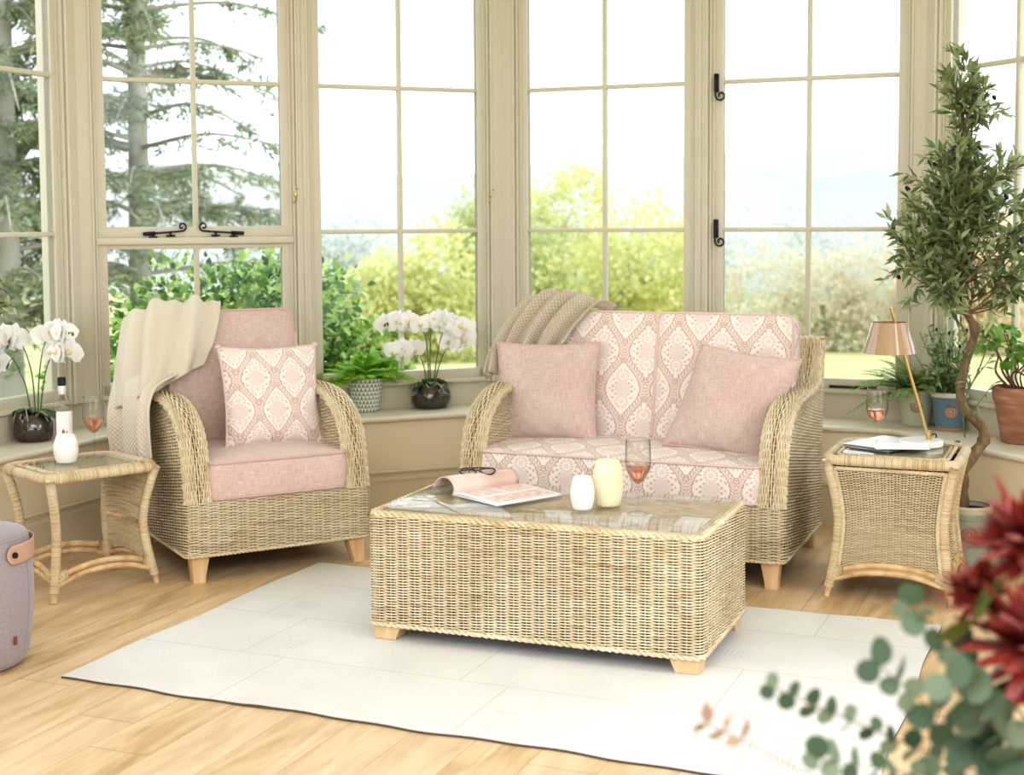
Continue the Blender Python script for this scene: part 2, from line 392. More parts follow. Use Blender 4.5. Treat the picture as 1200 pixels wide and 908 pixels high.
def f_oak(x):
    n = x.noise(x.map(x.obj(), (30, 30, 3)), 1, 4, .6, .6)
    return {'Base Color': x.ramp(n, [(.3, lin(208, 170, 124)), (.6, lin(228, 196, 154)), (.85, lin(238, 212, 176))])}
OAK = mat('light oak leg', rough=.45, fn=f_oak)
def f_floor(x):
    p = x.map(x.obj(), (1, 1, 1), (0, 0, radians(-67.5)))
    s = x.sep(p); W = .19; Lp = 1.9
    row = x.m('FLOOR', x.m('DIVIDE', s[1], W)); sh = x.m('MULTIPLY', x.white(x.comb(row, 3, 0)), Lp)
    px = x.m('DIVIDE', x.m('ADD', s[0], sh), Lp); col = x.m('FLOOR', px)
    tone = x.white(x.comb(row, col, 1))
    fy = x.m('ABSOLUTE', x.m('SUBTRACT', x.m('FRACT', x.m('DIVIDE', s[1], W)), .5)); fx = x.m('ABSOLUTE', x.m('SUBTRACT', x.m('FRACT', px), .5))
    seam = x.m('MAXIMUM', x.m('GREATER_THAN', fy, .493), x.m('GREATER_THAN', fx, .4990))
    v = x.comb(x.m('ADD', s[0], x.m('MULTIPLY', tone, 9)), x.m('MULTIPLY', s[1], 9), tone)
    g = x.noise(v, 1.6, 5, .62, .8); g2 = x.noise(x.comb(x.m('MULTIPLY', s[0], 1.2), x.m('MULTIPLY', s[1], 5), tone), 2.2, 3, .5, 1.2)
    kn = x.voro(x.comb(x.m('MULTIPLY', s[0], 1.0), x.m('MULTIPLY', s[1], 2.2), tone), 2.0)
    c = x.ramp(x.m('ADD', x.m('MULTIPLY', g, .55), x.m('MULTIPLY', g2, .45)), [(.34, lin(184, 148, 104)), (.5, lin(212, 182, 140)), (.64, lin(230, 204, 168))])
    c = x.mix(x.m('MULTIPLY', tone, .38), c, lin(236, 216, 186))
    c = x.mix(x.m('MULTIPLY', x.m('LESS_THAN', kn, .045), .45), c, lin(150, 112, 74))
    c = x.mix(x.m('MULTIPLY', seam, .6), c, lin(150, 116, 80))
    return {'Base Color': c, 'Roughness': x.m('MULTIPLY_ADD', g, .18, .30), 'Normal': x.bump(x.m('SUBTRACT', x.m('MULTIPLY', g, .15), seam), .12, .002)}
FLOOR = mat('light oak planks', rough=.4, fn=f_floor, spec=.4)
def f_paint(c, k=.03):
    def fn(x):
        n = x.noise(x.obj(), 2.5, 2)
        return {'Base Color': x.mix(x.m('MULTIPLY', n, k * 4), c, tuple(q * .86 for q in c))}
    return fn
FRAME = mat('stone paint frame', rough=.42, fn=f_paint(lin(210, 203, 184)))
WALLP = mat('cream wall paint', rough=.7, fn=f_paint(lin(240, 226, 200)))
SILLP = mat('sill paint', rough=.4, fn=f_paint(lin(226, 218, 198)))
SKIRT = mat('skirting paint', rough=.5, fn=f_paint(lin(222, 209, 182)))
CEIL = mat('white ceiling', lin(240, 238, 230), .8)
PANE = thin_glass('window glass', (.97, .98, .97), 1.45, .55)
TOPGLASS = thin_glass('table glass', (.965, .975, .965), 1.5, .75)
CRYSTAL = thin_glass('clear glass', (.975, .975, .972), 1.45, .9, 0, .01, edge=(.50, .50, .48))
BOWLG = thin_glass('bowl glass', (.98, .98, .98), 1.45, .9, 0, .02)
WINE = mat('rose wine', lin(236, 168, 140), .05, trans=.8, spec=.5)
BLACK = mat('black iron', lin(34, 34, 38), .4, metal=.3)
BRASS = mat('brass', lin(200, 170, 116), .3, metal=1)
WHITE = mat('white petal', lin(250, 248, 246), .5)

# ------------------------------------------------------------------ room: a bay of an octagon
LW = 1.0645                                   # width of one window bay
def dr(t): return A([cos(t), sin(t)])
q8 = pi / 8
V2 = A([-.044, 7.30]); V1 = V2 - 2 * LW * dr(q8); V3 = V2 + 2 * LW * dr(-q8)
V0 = V1 - 2 * LW * dr(3 * q8); V4 = V3 + 2 * LW * dr(-3 * q8)
GL = [V0, V1, V2, V3, V4]
def seg_frame(k):
    d = unit(GL[k + 1] - GL[k]); return GL[k], d, A([d[1], -d[0]])      # origin, along, inward
def offset(n):
    """the glazing polyline moved n inwards, mitred"""
    out = []
    for k in range(5):
        if k == 0: p, d, i = seg_frame(0); out.append(p + i * n)
        elif k == 4: p, d, i = seg_frame(3); out.append(GL[4] + i * n)
        else:
            i0, i1 = seg_frame(k - 1)[2], seg_frame(k)[2]; m = unit(i0 + i1); out.append(GL[k] + m * n / (m @ i0))
    return out
def sbox(mb, k, s0, s1, n0, n1, z0, z1, b=.004, mi=0):
    p, d, i = seg_frame(k)
    M = np.stack([A([*d, 0]), A([*i, 0]), A([0, 0, 1.])], 1)
    add_box(mb, (s0, n0, z0), (s1, n1, z1), b, 2, M, (*p, 0), mi)
def sp(k, s, n, z):
    p, d, i = seg_frame(k); return A([*(p + d * s + i * n), z])
side = ['left', 'back_left', 'back_right', 'right']
def band(mb, k, n0, n1, z0, z1):
    a, b = offset(n0), offset(n1)
    add_prism(mb, [a[k], a[k + 1], b[k + 1], b[k]], z0, z1)
for k in range(4):
    mb = MB(); band(mb, k, -.08, .27, 0, .436); mb.build('wall_' + side[k], WALLP, smooth='auto', kind='structure')
    mb = MB(); band(mb, k, -.05, .004, .46, .585); mb.build('wall_%s_apron' % side[k], FRAME, smooth='auto', kind='structure')
    # window board with rounded nose
    mb = MB(); a, b = offset(-.01), offset(.285)
    add_prism(mb, [a[k], a[k + 1], b[k + 1], b[k]], .436, .462)
    pa, pb = b[k], b[k + 1]; add_tube(mb, [(*pa, .449), (*pb, .449)], .0135, 12)
    mb.build('trim_%d' % (k + 1), SILLP, smooth='auto', kind='structure')
    mb = MB(); band(mb, k, .26, .285, 0, .150); band(mb, k, .26, .292, .150, .168); band(mb, k, .26, .282, .168, .186)
    a, b = offset(.283)[k], offset(.283)[k + 1]; add_tube(mb, [(*a, .192), (*b, .192)], .010, 10)
    mb.build('baseboard_' + side[k], SKIRT, smooth='auto', kind='structure')
# posts between the windows
ZT = 2.95
def post_side(mb, k, s, sg, w):
    """casing from the post line outwards: flat face, beads; sg=+1 to the right of the post"""
    def bx(a, b, n0, n1, be=.004): sbox(mb, k, min(s + sg * a, s + sg * b), max(s + sg * a, s + sg * b), n0, n1, .58, ZT, be)
    bx(0 if w < .08 else -.01, w, -.09, .050)
    bx(w, w + .016, -.09, .036)
    bx(w + .016, w + .030, -.09, .024)
    for a, n, r in ((w - .004, .050, .007), (w + .010, .036, .006)):
        add_tube(mb, [sp(k, s + sg * a, n, .58), sp(k, s + sg * a, n, ZT)], r, 8)
n_ = 5
for name, parts in (('a', [(0, 2 * LW, -1, .085), (1, 0, 1, .085)]), ('b', [(1, LW, -1, .030), (1, LW, 1, .030)]),
                    ('c', [(1, 2 * LW, -1, .085), (2, 0, 1, .085)]), ('d', [(2, LW, -1, .030), (2, LW, 1, .030)]),
                    ('e', [(2, 2 * LW, -1, .085), (3, 0, 1, .085)]), ('f', [(0, LW, -1, .030), (0, LW, 1, .030)]),
                    ('g', [(3, LW, -1, .030), (3, LW, 1, .030)]), ('h', [(0, 0, 1, .085)]), ('i', [(3, 2 * LW, -1, .085)])):
    mb = MB()
    for k, s, sg, w in parts: post_side(mb, k, s, sg, w)
    mb.build('trim_%d' % n_, FRAME, smooth='auto', kind='structure'); n_ += 1
Z0, Z1, ZA, ZB = .650, 2.78, 1.355, 2.066
GA = {0: .145, 1: .098}
def window(num, k, s0, s1, e0, e1, sash=False):
    """one glazed bay between s0 and s1 of wall k; e0/e1: distance post line -> glass"""
    g0, g1 = s0 + e0, s1 - e1
    mb = MB()
    sbox(mb, k, g0 - .046, g0, -.03, .016, .585, 2.9); sbox(mb, k, g1, g1 + .046, -.03, .016, .585, 2.9)
    for a, b in ((g0 - .008, g0), (g1, g1 + .008)): sbox(mb, k, a, b, -.03, .010, .64, 2.8)
    sbox(mb, k, g0 - .046, g1 + .046, -.03, .016, .60, Z0); sbox(mb, k, g0 - .046, g1 + .046, -.03, .016, Z1, 2.9)
    sbox(mb, k, g0 - .07, g1 + .07, -.04, .034, .580, .602, .006)
    w = mb.build('window_%d' % num, FRAME, smooth='auto', kind='structure')
    mid = (g0 + g1) / 2
    m = MB(); sbox(m, k, mid - .012, mid + .012, -.022, .010, .64, 2.80, .007); m.build('glazing_bar', FRAME, w, 'auto')
    m = MB(); sbox(m, k, g0 - .002, g1 + .002, -.022, .011, ZB - .011, ZB + .011, .007); m.build('glazing_bar', FRAME, w, 'auto')
    if sash:
        m = MB(); sbox(m, k, g0 - .046, g1 + .046, -.03, .020, 1.335, 1.385); sbox(m, k, g0 - .052, g1 + .052, -.03, .044, 1.302, 1.336, .006)
        sbox(m, k, g0 - .046, g1 + .046, -.03, .012, 1.28, 1.304); m.build('meeting_rail', FRAME, w, 'auto')
    else:
        m = MB(); sbox(m, k, g0 - .002, g1 + .002, -.022, .011, ZA - .011, ZA + .011, .007); m.build('glazing_bar', FRAME, w, 'auto')
    zz = [Z0, ZA if not sash else 1.32, ZB, Z1]
    for a, b in ((g0, mid - .011), (mid + .011, g1)):
        for z0, z1 in zip(zz[:-1], zz[1:]):
            m = MB(); V = [sp(k, a, -.006, z0), sp(k, b, -.006, z0), sp(k, b, -.006, z1), sp(k, a, -.006, z1)]
            m.add(V, [[0, 1, 2, 3]]); m.build('pane', PANE, w)
    return w, g0, g1
W1 = window(1, 0, LW, 2 * LW, .098, .145)
window(7, 0, 0, LW, .145, .098)
W2 = window(2, 1, 0, LW, .145, .098, True)
W3 = window(3, 1, LW, 2 * LW, .098, .145)
W4 = window(4, 2, 0, LW, .145, .098)
W5 = window(5, 2, LW, 2 * LW, .098, .145)
W6 = window(6, 3, 0, LW, .145, .098)
window(8, 3, LW, 2 * LW, .098, .145)
# iron stays on the sash, monkey-tail latches on the casement, brass cleats with cords
def curl(c, u, v, r=.022, turns=1.3, n=22, a0=pi):
    t = np.linspace(0, 1, n); a = a0 + turns * 2 * pi * t; rr = r * (1 - .75 * t)
    return A([A(c) + u * (rr[i] * cos(a[i])) + v * (rr[i] * sin(a[i])) for i in range(n)])
w, g0, g1 = W2; d3 = A([*seg_frame(1)[1], 0]); zv = A([0, 0, 1.])
for sg, xs, xe in ((1, .16, .34), (-1, .63, .44)):
    m = MB(); z = 1.352
    L = [sp(1, g0 + xs, .035, z), sp(1, g0 + (xs * .6 + xe * .4), .035, z + .004), sp(1, g0 + xe, .035, z + .012)]
    end = L[-1]; c = end + zv * .022
    P = np.concatenate([crom(L, 8), curl(c, d3 * sg, zv, .022, 1.1, 20, -pi / 2)])
    add_tube(m, P, .0045, 8); add_tube(m, crom(L, 6)[:3], .009, 8)
    for f in (.25, .7):
        q = L[0] * (1 - f) + L[2] * f; add_tube(m, [q, q - zv * .02], .005, 6); sb = q - zv * .018
        add_box(m, (-.02, -.01, -.004), (.02, .01, .004), .002, 1, np.stack([d3, A([*seg_frame(1)[2], 0]), zv], 1), sb)
    m.build('window_stay', BLACK, w)
w, g0, g1 = W5; d3 = A([*seg_frame(2)[1], 0])
for z in (2.06, 1.36):
    m = MB(); b = sp(2, g0 - .032, .022, z)
    add_box(m, (-.012, -.006, -.045), (.012, .006, .045), .003, 1, np.stack([d3, A([*seg_frame(2)[2], 0]), zv], 1), b)
    P = [b + zv * .03 + A([*seg_frame(2)[2], 0]) * .02, b - zv * .03 + A([*seg_frame(2)[2], 0]) * .02]
    P.append(b - zv * .062 + A([*seg_frame(2)[2], 0]) * .02); c = P[2] + d3 * .026; add_tube(m, np.concatenate([crom(P, 8), curl(c, d3, zv, .026, 1.15, 20, pi)[1:]]), .005, 8)
    m.build('latch', BLACK, w)
m = MB(); add_tube(m, [sp(2, g0 + .52, .02, .612), sp(2, g0 + .74, .02, .612)], .006, 8); m.build('window_stay', BLACK, w)
for (w, g0, g1), k in ((W2, 1), (W3, 1)):
    m = MB(); add_tube(m, [sp(k, g1 + .06, .045, 1.54), sp(k, g1 + .06, .045, 2.9)], .0035, 6); m.build('sash_cord', SILLP, w)
    m = MB(); c = sp(k, g1 + .06, .052, 1.535)
    add_tube(m, crom([c + zv * .03 + A([.012, 0, 0]), c + zv * .012, c, c - zv * .012, c - zv * .04 - A([.012, 0, 0])], 12), [.004] * 3 + [.007] * 5 + [.004] * 4, 8)
    m.build('cord_cleat', BRASS, w)
# rest of the room shell
f_ = MB(); poly = [offset(-.05)[k] for k in range(5)] + [A([2.80, -2.6]), A([-2.87, -2.6])]
add_prism(f_, poly, -.06, 0); f_.build('floor', FLOOR, smooth='auto', kind='structure')
f_ = MB(); add_prism(f_, [offset(-.12)[k] for k in range(5)] + [A([2.9, -2.6]), A([-2.97, -2.6])], 2.95, 3.05); f_.build('ceiling', CEIL, smooth='auto', kind='structure')
for s_, nm in ((-1, 'wall_left_plain'), (1, 'wall_right_plain')):
    p = GL[0] if s_ < 0 else GL[4]; m = MB()
    add_box(m, (p[0] - .06 if s_ < 0 else p[0] - .02, 3.2, 0), (p[0] + .02 if s_ < 0 else p[0] + .06, p[1] + .02, 2.95), 0); m.build(nm, WALLP, smooth='auto', kind='structure')

f_ = MB(); add_box(f_, (-2.9, -2.66, 0), (2.85, -2.58, 2.95), 0); f_.build('wall_back', WALLP, smooth='auto', kind='structure')

# ------------------------------------------------------------------ cushions
def box_cushion(name, parent, w, d, h, mats, pipe, M=np.eye(3), t=(0, 0, 0), rc=.04, crown=.02, bulge=.008, uvoff=(0, 0), corner=0.0, sag=0.0):
    O = resample(rrect(w, d, rc, 8), 120); mb = MB()
    if corner: # puffier middle of each side
        pass
    ang = np.linspace(0, 1, 121)[:-1]; per = np.concatenate([[0], np.cumsum(np.linalg.norm(np.diff(O, axis=0), axis=1))])
    S = A([1, .985, .96, .92, .86, .78, .68, .55, .4, .25, .1, 0.0])
    def fin(V): return V @ A(M).T + A(t)
    ed = lambda p: sag * (np.abs(p[..., 0]) / (w / 2)) ** 4
    for sg in (1, -1):
        P = np.zeros((len(S), 120, 3))
        for k, s_ in enumerate(S):
            P[k, :, :2] = O * s_
            P[k, :, 2] = sg * (h / 2 + crown * (1 - s_ ** 3) * (1 if sg > 0 else .4)) - ed(O * s_)
        add_grid(mb, fin(P.reshape(-1, 3)).reshape(P.shape), False, True, P[..., :2] + A(uvoff))
    zs = np.linspace(-h / 2, h / 2, 9); P = np.zeros((9, 121, 3)); Oc = np.concatenate([O, O[:1]]); nrm = unit(Oc)
    uv = np.zeros((9, 121, 2)); perc = np.concatenate([per, [per[-1] + np.linalg.norm(O[-1] - O[0])]])
    for k, z in enumerate(zs):
        P[k, :, :2] = Oc + nrm * bulge * (1 - (2 * z / h) ** 2); P[k, :, 2] = z - ed(Oc); uv[k, :, 0] = perc; uv[k, :, 1] = z
    add_grid(mb, fin(P.reshape(-1, 3)).reshape(P.shape), False, False, uv + A(uvoff))
    o = mb.build(name, mats, parent)
    m = MB()
    for sg in (1, -1):
        Q = np.c_[O * 1.002, sg * h / 2 - ed(O)]; Q[:, :2] += unit(O) * .002
        add_tube(m, fin(Q), .0052, 8, True)
    m.build('piping', pipe, o)
    return o
def scatter_cushion(name, label, loc, R, W, H, T, mat_, pipe, group=None, tufts=False, shear=0.0):
    n = 41; a = np.linspace(-1, 1, n); U, V = np.meshgrid(a, a, indexing='ij'); mb = MB()
    prof = ((1 - np.abs(U) ** 2.6) * (1 - np.abs(V) ** 2.6)).clip(0) ** .55
    X = U * W / 2 * (1 - .075 * (1 - V ** 2)); Y = V * H / 2 * (1 - .075 * (1 - U ** 2))
    X = X + shear * Y
    wr = .004 * np.sin(9 * U + 4 * V) * prof * (1 - prof) * 3
    root = thing(name, label, 'cushion', loc, 0, group); root.rotation_euler = R
    for sg in (1, -1):
        P = np.stack([X, -sg * (prof * T / 2 + wr), Y], -1)
        add_grid(mb, P, uv=np.stack([X, Y], -1))
    mb.build('cover', mat_, root)
    idx = [(k, 0) for k in range(n)] + [(n - 1, k) for k in range(1, n)] + [(k, n - 1) for k in range(n - 2, -1, -1)] + [(0, k) for k in range(n - 2, 0, -1)]
    P = A([[X[i], 0, Y[i]] for i in idx]); m = MB(); add_tube(m, P, .0055, 8, True)
    if tufts:
        for sx in (-1, 1):
            for sy in (-1, 1):
                add_lathe(m, [(0.0, -.012), (.010, -.008), (.014, 0), (.010, .008), (0, .012)], 10, (sx * W / 2 * 1.0, 0, sy * H / 2 * 1.0))
    m.build('piping', pipe, root)
    return root

# ------------------------------------------------------------------ rattan seating
PROF = A([(0.010, .310), (.022, .38), (.036, .45), (.060, .53), (.10, .587), (.16, .630), (.24, .665), (.34, .684), (.46, .686), (.60, .69), (.70, .715), (.77, .795), (.82, .885)])
def rattan_seat(root, W, D=.80):
    aw = .098
    # base: continuous woven box
    O = resample(rrect(W, D, .025, 6) + A([W / 2, D / 2]), 400)
    Oc = np.concatenate([O, O[:1]])
    def ring(u, z0=.105, z1=.315):
        def S(U, V):
            i = (U % 1.0) * 400; k = np.floor(i).astype(int) % 400; f = (i - np.floor(i))[..., None]
            xy = Oc[k] * (1 - f) + Oc[k + 1] * f
            return np.concatenate([xy, (z0 + V * (z1 - z0))[..., None]], -1)
        return S
    per = 2 * (W + D); st = int(per / .040 / 2) * 2
    mb = MB(); weave(mb, ring(0), 36, st, .21, amp=.0052, rad=.0027, spp=6, closed=True, back=-.008)
    for z, R in ((.104, .006),): add_plait(mb, np.c_[O[::4], np.full(100, z)], True, .007, .0045, .05, (0, 0, 1))
    add_box(mb, (.01, .01, .12), (W - .01, D - .01, .30), .004, 1, mi=1)
    mb.build('woven_base', WICKM, root)
    # arms
    pf = crom(PROF, 200)
    zc, yc = pf[:, 1], pf[:, 0]
    for sd in (0, 1):
        xo = 0 if sd == 0 else W; xi = aw if sd == 0 else W - aw; sg = -1 if sd == 0 else 1
        mb = MB()
        def out(U, V, x=xo - sg * .004, zt=.87):
            z = .31 + V * (zt - .31); y0 = np.interp(z, zc, yc) + .008
            return np.stack([np.full_like(z, x), y0 + U * (D + .03 * V - y0), z], -1)
        weave(mb, out, 92, 20, .56, amp=.0042, rad=.0028, spp=6, flip=(1 if sd == 1 else -1), back=-.007)
        def inn(U, V, x=xi + sg * .004, zt=.69):
            z = .31 + V * (zt - .31); y0 = np.interp(z, zc, yc) + .008
            return np.stack([np.full_like(z, x), y0 + U * (.66 - y0), z], -1)
        weave(mb, inn, 64, 17, .38, amp=.0038, rad=.0028, spp=6, flip=(-1 if sd == 1 else 1), back=-.007)
        a = mb.build('arm', WICKM, root)
        # padded wrap over the arm's front and top
        mb = MB(); T = unit(np.gradient(pf, axis=0)); N2 = np.stack([-T[:, 1], T[:, 0]], -1); ncum = np.linspace(0, 1, 200)
        L = np.linalg.norm(np.diff(pf, axis=0), axis=1).sum()
        lc = np.concatenate([[0], np.cumsum(np.linalg.norm(np.diff(pf, axis=0), axis=1))]) / L
        def wrapS(U, V, xo=xo, xi=xi, sg=sg):
            y = np.interp(U, lc, pf[:, 0]); z = np.interp(U, lc, pf[:, 1]); ny = np.interp(U, lc, N2[:, 0]); nz = np.interp(U, lc, N2[:, 1])
            a = (V - .5) * pi * .98; hw = aw / 2 + .004
            e = np.sign(np.sin(a)) * np.abs(np.sin(a)) ** .75
            x = (xo + xi) / 2 + e * hw * (1 if xo < xi else -1); hh = .026 * np.abs(np.cos(a)) ** .75 - .010
            return np.stack([x, y + ny * hh, z + nz * hh], -1)
        weave(mb, wrapS, 27, 34, .150, amp=.0042, spp=6, flip=(-1 if sd == 0 else 1), back=-.005, rad=.0034, nb=16)
        mb.build('arm_wrap', WICKW, a)
    # back
    mb = MB()
    def bf(U, V): return np.stack([.02 + U * (W - .04), .735 + .07 * V, .31 + V * .57], -1)
    def bb(U, V): return np.stack([W - .01 - U * (W - .02), .80 + .035 * V, .31 + V * .57], -1)
    weave(mb, bf, 80, int(W / .04), .57, amp=.003, spp=4, flip=1, back=-.005); weave(mb, bb, 80, int(W / .04), .57, amp=.003, spp=4, flip=1, back=-.005)
    add_plait(mb, A([(.0, .825, .885), (W, .825, .885)]), False, .018, .011, .07, (0, 0, 1))
    mb.build('woven_back', WICKM, root)
    # oak legs: front ones taper and kick, back ones rake
    for x, y, sx, sy in ((.055, .045, 1, 1), (W - .055, .045, -1, 1), (.055, D - .05, 1, -1), (W - .055, D - .05, -1, -1)):
        m = MB(); secs = []
        for z, hw, hd, dx, dy in ((.108, .036, .034, 0, 0), (.085, .035, .033, -.001, 0), (.05, .030, .030, -.004, -.006), (.02, .026, .027, -.008, -.014), (0.0, .025, .026, -.010, -.020)):
            c = A([x + sx * dx, y + sy * dy]); r = rrect(2 * hw, 2 * hd, .005, 3) + c; secs.append(np.c_[r, np.full(len(r), z)])
        add_grid(m, A(secs), False, True); n = len(secs[0]); m.f.append((A([list(range((len(secs) - 1) * n, len(secs) * n))]), 0))
        m.build('leg', OAK, root, 'auto')

# ------------------------------------------------------------------ armchair
ra = radians(30); Xa = A([cos(ra), sin(ra)]); Ya = A([-sin(ra), cos(ra)])
CH = A([-1.262, 5.385])
chair = thing('armchair', 'pale wicker armchair with plain pink seat and back cushions', 'armchair', (*CH, 0), ra)
WC = .77
rattan_seat(chair, WC)
box_cushion('seat_cushion', chair, .572, .66, .140, LINEN, PIPE, t=(WC / 2, .322, .393), crown=.018, rc=.035, bulge=.006)
Mb = rot('x', radians(-12)) @ A([[1, 0, 0], [0, 0, -1], [0, 1, 0]])
box_cushion('back_cushion', chair, .57, .57, .13, LINEND, PIPE, Mb, (WC / 2 + .005, .615, .727), rc=.05, crown=.03)
def cw(o, ra, x, y, z):
    c, s_ = cos(ra), sin(ra); return (o[0] + c * x - s_ * y, o[1] + s_ * x + c * y, z)
scatter_cushion('scatter_cushion', 'pink and white damask scatter cushion with corner tufts on the armchair', cw(CH, ra, .475, .335, .672), (radians(-17), radians(1), ra - radians(3)), .425, .43, .15, DAMASKS, PIPE2, tufts=True)
# throw over the armchair's left shoulder
def loft(curves, nu, nv, fold=0.0, nf=5, ph=0.0, grow=1.0, power=1.0):
    C = A([crom(c, nv) for c in curves]); G = crom(C, nu)
    du = unit(np.gradient(G, axis=0)); dv = unit(np.gradient(G, axis=1)); N = unit(np.cross(du, dv))
    U, V = np.meshgrid(np.linspace(0, 1, nu), np.linspace(0, 1, nv), indexing='ij')
    w = np.sin(2 * pi * nf * U + ph + 1.2 * V); w = np.sign(w) * np.abs(w) ** power
    G = G + N * (fold * (1 - grow + grow * V) * w + fold * .35 * np.sin(2 * pi * nf * 1.73 * U + 2 * ph + 2 * V))[..., None]
    return G
def cloth(name, G, m, parent=None, thick=.006):
    mb = MB(); L = np.linalg.norm(np.diff(G[:, G.shape[1] // 2], axis=0), axis=1).sum(); Lv = np.linalg.norm(np.diff(G[G.shape[0] // 2], axis=0), axis=1).sum()
    a, b = np.meshgrid(np.linspace(0, L, G.shape[0]), np.linspace(0, Lv, G.shape[1]), indexing='ij')
    add_grid(mb, G, uv=np.stack([a, b], -1)); o = mb.build(name, m, parent)
    md = o.modifiers.new('thickness', 'SOLIDIFY'); md.thickness = thick; md.offset = 0
    return o
th = thing('throw_blanket', 'cream throw blanket draped over the left shoulder of the armchair', 'blanket', (*CH, 0), ra)
cloth('upper_fold', loft([
    [(.365, .74, .995), (.355, .62, 1.062), (.325, .555, .985), (.285, .505, .90), (.235, .48, .805)],
    [(.28, .75, 1.01), (.262, .62, 1.070), (.215, .54, .975), (.17, .485, .87), (.125, .455, .765)],
    [(.19, .77, 1.02), (.15, .63, 1.070), (.085, .545, .96), (.04, .475, .83), (-.005, .44, .70)],
    [(.09, .80, 1.02), (.045, .67, 1.052), (-.01, .58, .93), (-.045, .52, .79), (-.07, .50, .665)],
    [(.03, .85, .97), (-.02, .78, .99), (-.06, .71, .88), (-.085, .69, .75), (-.105, .68, .60)]], 100, 60, .026, 3.0, 2.0, .72), THROW, th)
cloth('hanging_fold', loft([
    [(.17, .50, .80), (.09, .43, .765), (.0, .36, .735), (-.048, .30, .67), (-.060, .265, .57), (-.060, .245, .462)],
    [(.10, .55, .82), (.03, .47, .765), (-.03, .42, .72), (-.062, .38, .65), (-.075, .36, .55), (-.075, .35, .44)],
    [(.02, .62, .86), (-.045, .57, .78), (-.07, .53, .71), (-.085, .51, .63), (-.09, .50, .54), (-.09, .50, .42)],
    [(-.02, .72, .92), (-.07, .70, .80), (-.10, .68, .71), (-.125, .66, .62), (-.13, .65, .54), (-.115, .66, .43)]], 80, 60, .013, 3.0, 1.0, .7), WAFFLE, th)
# ------------------------------------------------------------------ sofa
rs = radians(-22.5); WS = 1.345
SO_R = A([1.020, 5.245]); SO = SO_R - WS * A([cos(rs), sin(rs)])
sofa = thing('sofa', 'pale wicker two-seat sofa with pink damask seat and back cushions', 'sofa', (*SO, 0), rs)
rattan_seat(sofa, WS)
box_cushion('seat_cushion', sofa, WS - .198, .68, .140, DAMASKF, PIPE2, t=(WS / 2, .332, .393), crown=.016, rc=.03, bulge=.005)
for cx in (WS / 2 - .290, WS / 2 + .295):
    box_cushion('back_cushion', sofa, .575, .55, .14, DAMASK, PIPE2, Mb, (cx, .625, .718), rc=.03, crown=.03, uvoff=(.04 if cx < .6 else .1, .06))
scatter_cushion('scatter_cushion', 'plain dusky pink scatter cushion leaning upright beside the knitted throw', cw(SO, rs, .225, .42, .665), (radians(-13), radians(-1), rs + radians(5)), .46, .43, .16, LINEND, PIPE, 'plain pink sofa cushions')
scatter_cushion('scatter_cushion', 'plain dusky pink scatter cushion tilted against the right arm of the sofa', cw(SO, rs, 1.06, .345, .662), (radians(-18), radians(7), rs - radians(2)), .42, .44, .16, LINEND, PIPE, 'plain pink sofa cushions', shear=.16)
tk = thing('throw_blanket', 'taupe knitted throw bunched over the left back of the sofa', 'blanket', (*SO, 0), rs)
cloth('knitted_cloth', loft([
    [(.02, .86, .93), (-.02, .76, .97), (-.06, .62, .90), (-.07, .50, .80), (-.06, .40, .725)],
    [(.10, .80, 1.01), (.05, .68, 1.04), (.0, .56, .95), (-.03, .48, .84), (-.03, .40, .735)],
    [(.20, .76, 1.045), (.15, .64, 1.07), (.08, .54, .96), (.04, .48, .85), (.03, .43, .74)],
    [(.32, .75, 1.04), (.27, .63, 1.065), (.20, .53, .97), (.15, .49, .86), (.12, .46, .74)],
    [(.435, .74, 1.01), (.40, .62, 1.032), (.33, .545, .95), (.27, .505, .85), (.24, .48, .76)]], 160, 60, .021, 5.5, .6, .35, .8), KNIT, tk, .008)

# ------------------------------------------------------------------ coffee table
rt = radians(-21.7); TL, TD, TH = 1.130, .600, .448
TO = A([-.478, 4.640])
tab = thing('coffee_table', 'large rectangular wicker coffee table with glass top on the white rug', 'coffee table', (*TO, 0), rt)
O = resample(rrect(TL, TD, .022, 6) + A([TL / 2, TD / 2]), 400); Oc = np.concatenate([O, O[:1]])
def tabS(U, V):
    i = (U % 1.0) * 400; k = np.floor(i).astype(int) % 400; f = (i - np.floor(i))[..., None]
    return np.concatenate([Oc[k] * (1 - f) + Oc[k + 1] * f, (.055 + V * .375)[..., None]], -1)
mb = MB(); weave(mb, tabS, 80, 78, .375, amp=.0075, rad=.00255, spp=7, closed=True, back=-.014)
add_box(mb, (.03, .03, .06), (TL - .03, TD - .03, .40), .003, 1, mi=1)
def topS(U, V): return np.stack([.025 + U * (TL - .05), .025 + V * (TD - .05), np.full_like(U, .430)], -1)
weave(mb, topS, 76, 26, TD - .05, amp=.003, spp=4, flip=1, back=-.004)
mb.build('woven_body', WICKM, tab)
mb = MB(); ins = resample(rrect(TL - .012, TD - .012, .022, 6) + A([TL / 2, TD / 2]), 200)
add_plait(mb, np.c_[ins, np.full(200, .432)], True, .0105, .0062, .075, (0, 0, 1))
ins3 = resample(rrect(TL + .002, TD + .002, .022, 6) + A([TL / 2, TD / 2]), 200)
add_plait(mb, np.c_[ins3, np.full(200, .062)], True, .008, .0055, .07, (0, 0, 1))
mb.build('plaited_rim', WICK, tab)
mb = MB(); add_box(mb, (.024, .024, .4420), (TL - .024, TD - .024, .4490), .002, 2); mb.build('glass_top', TOPGLASS, tab, 'auto')
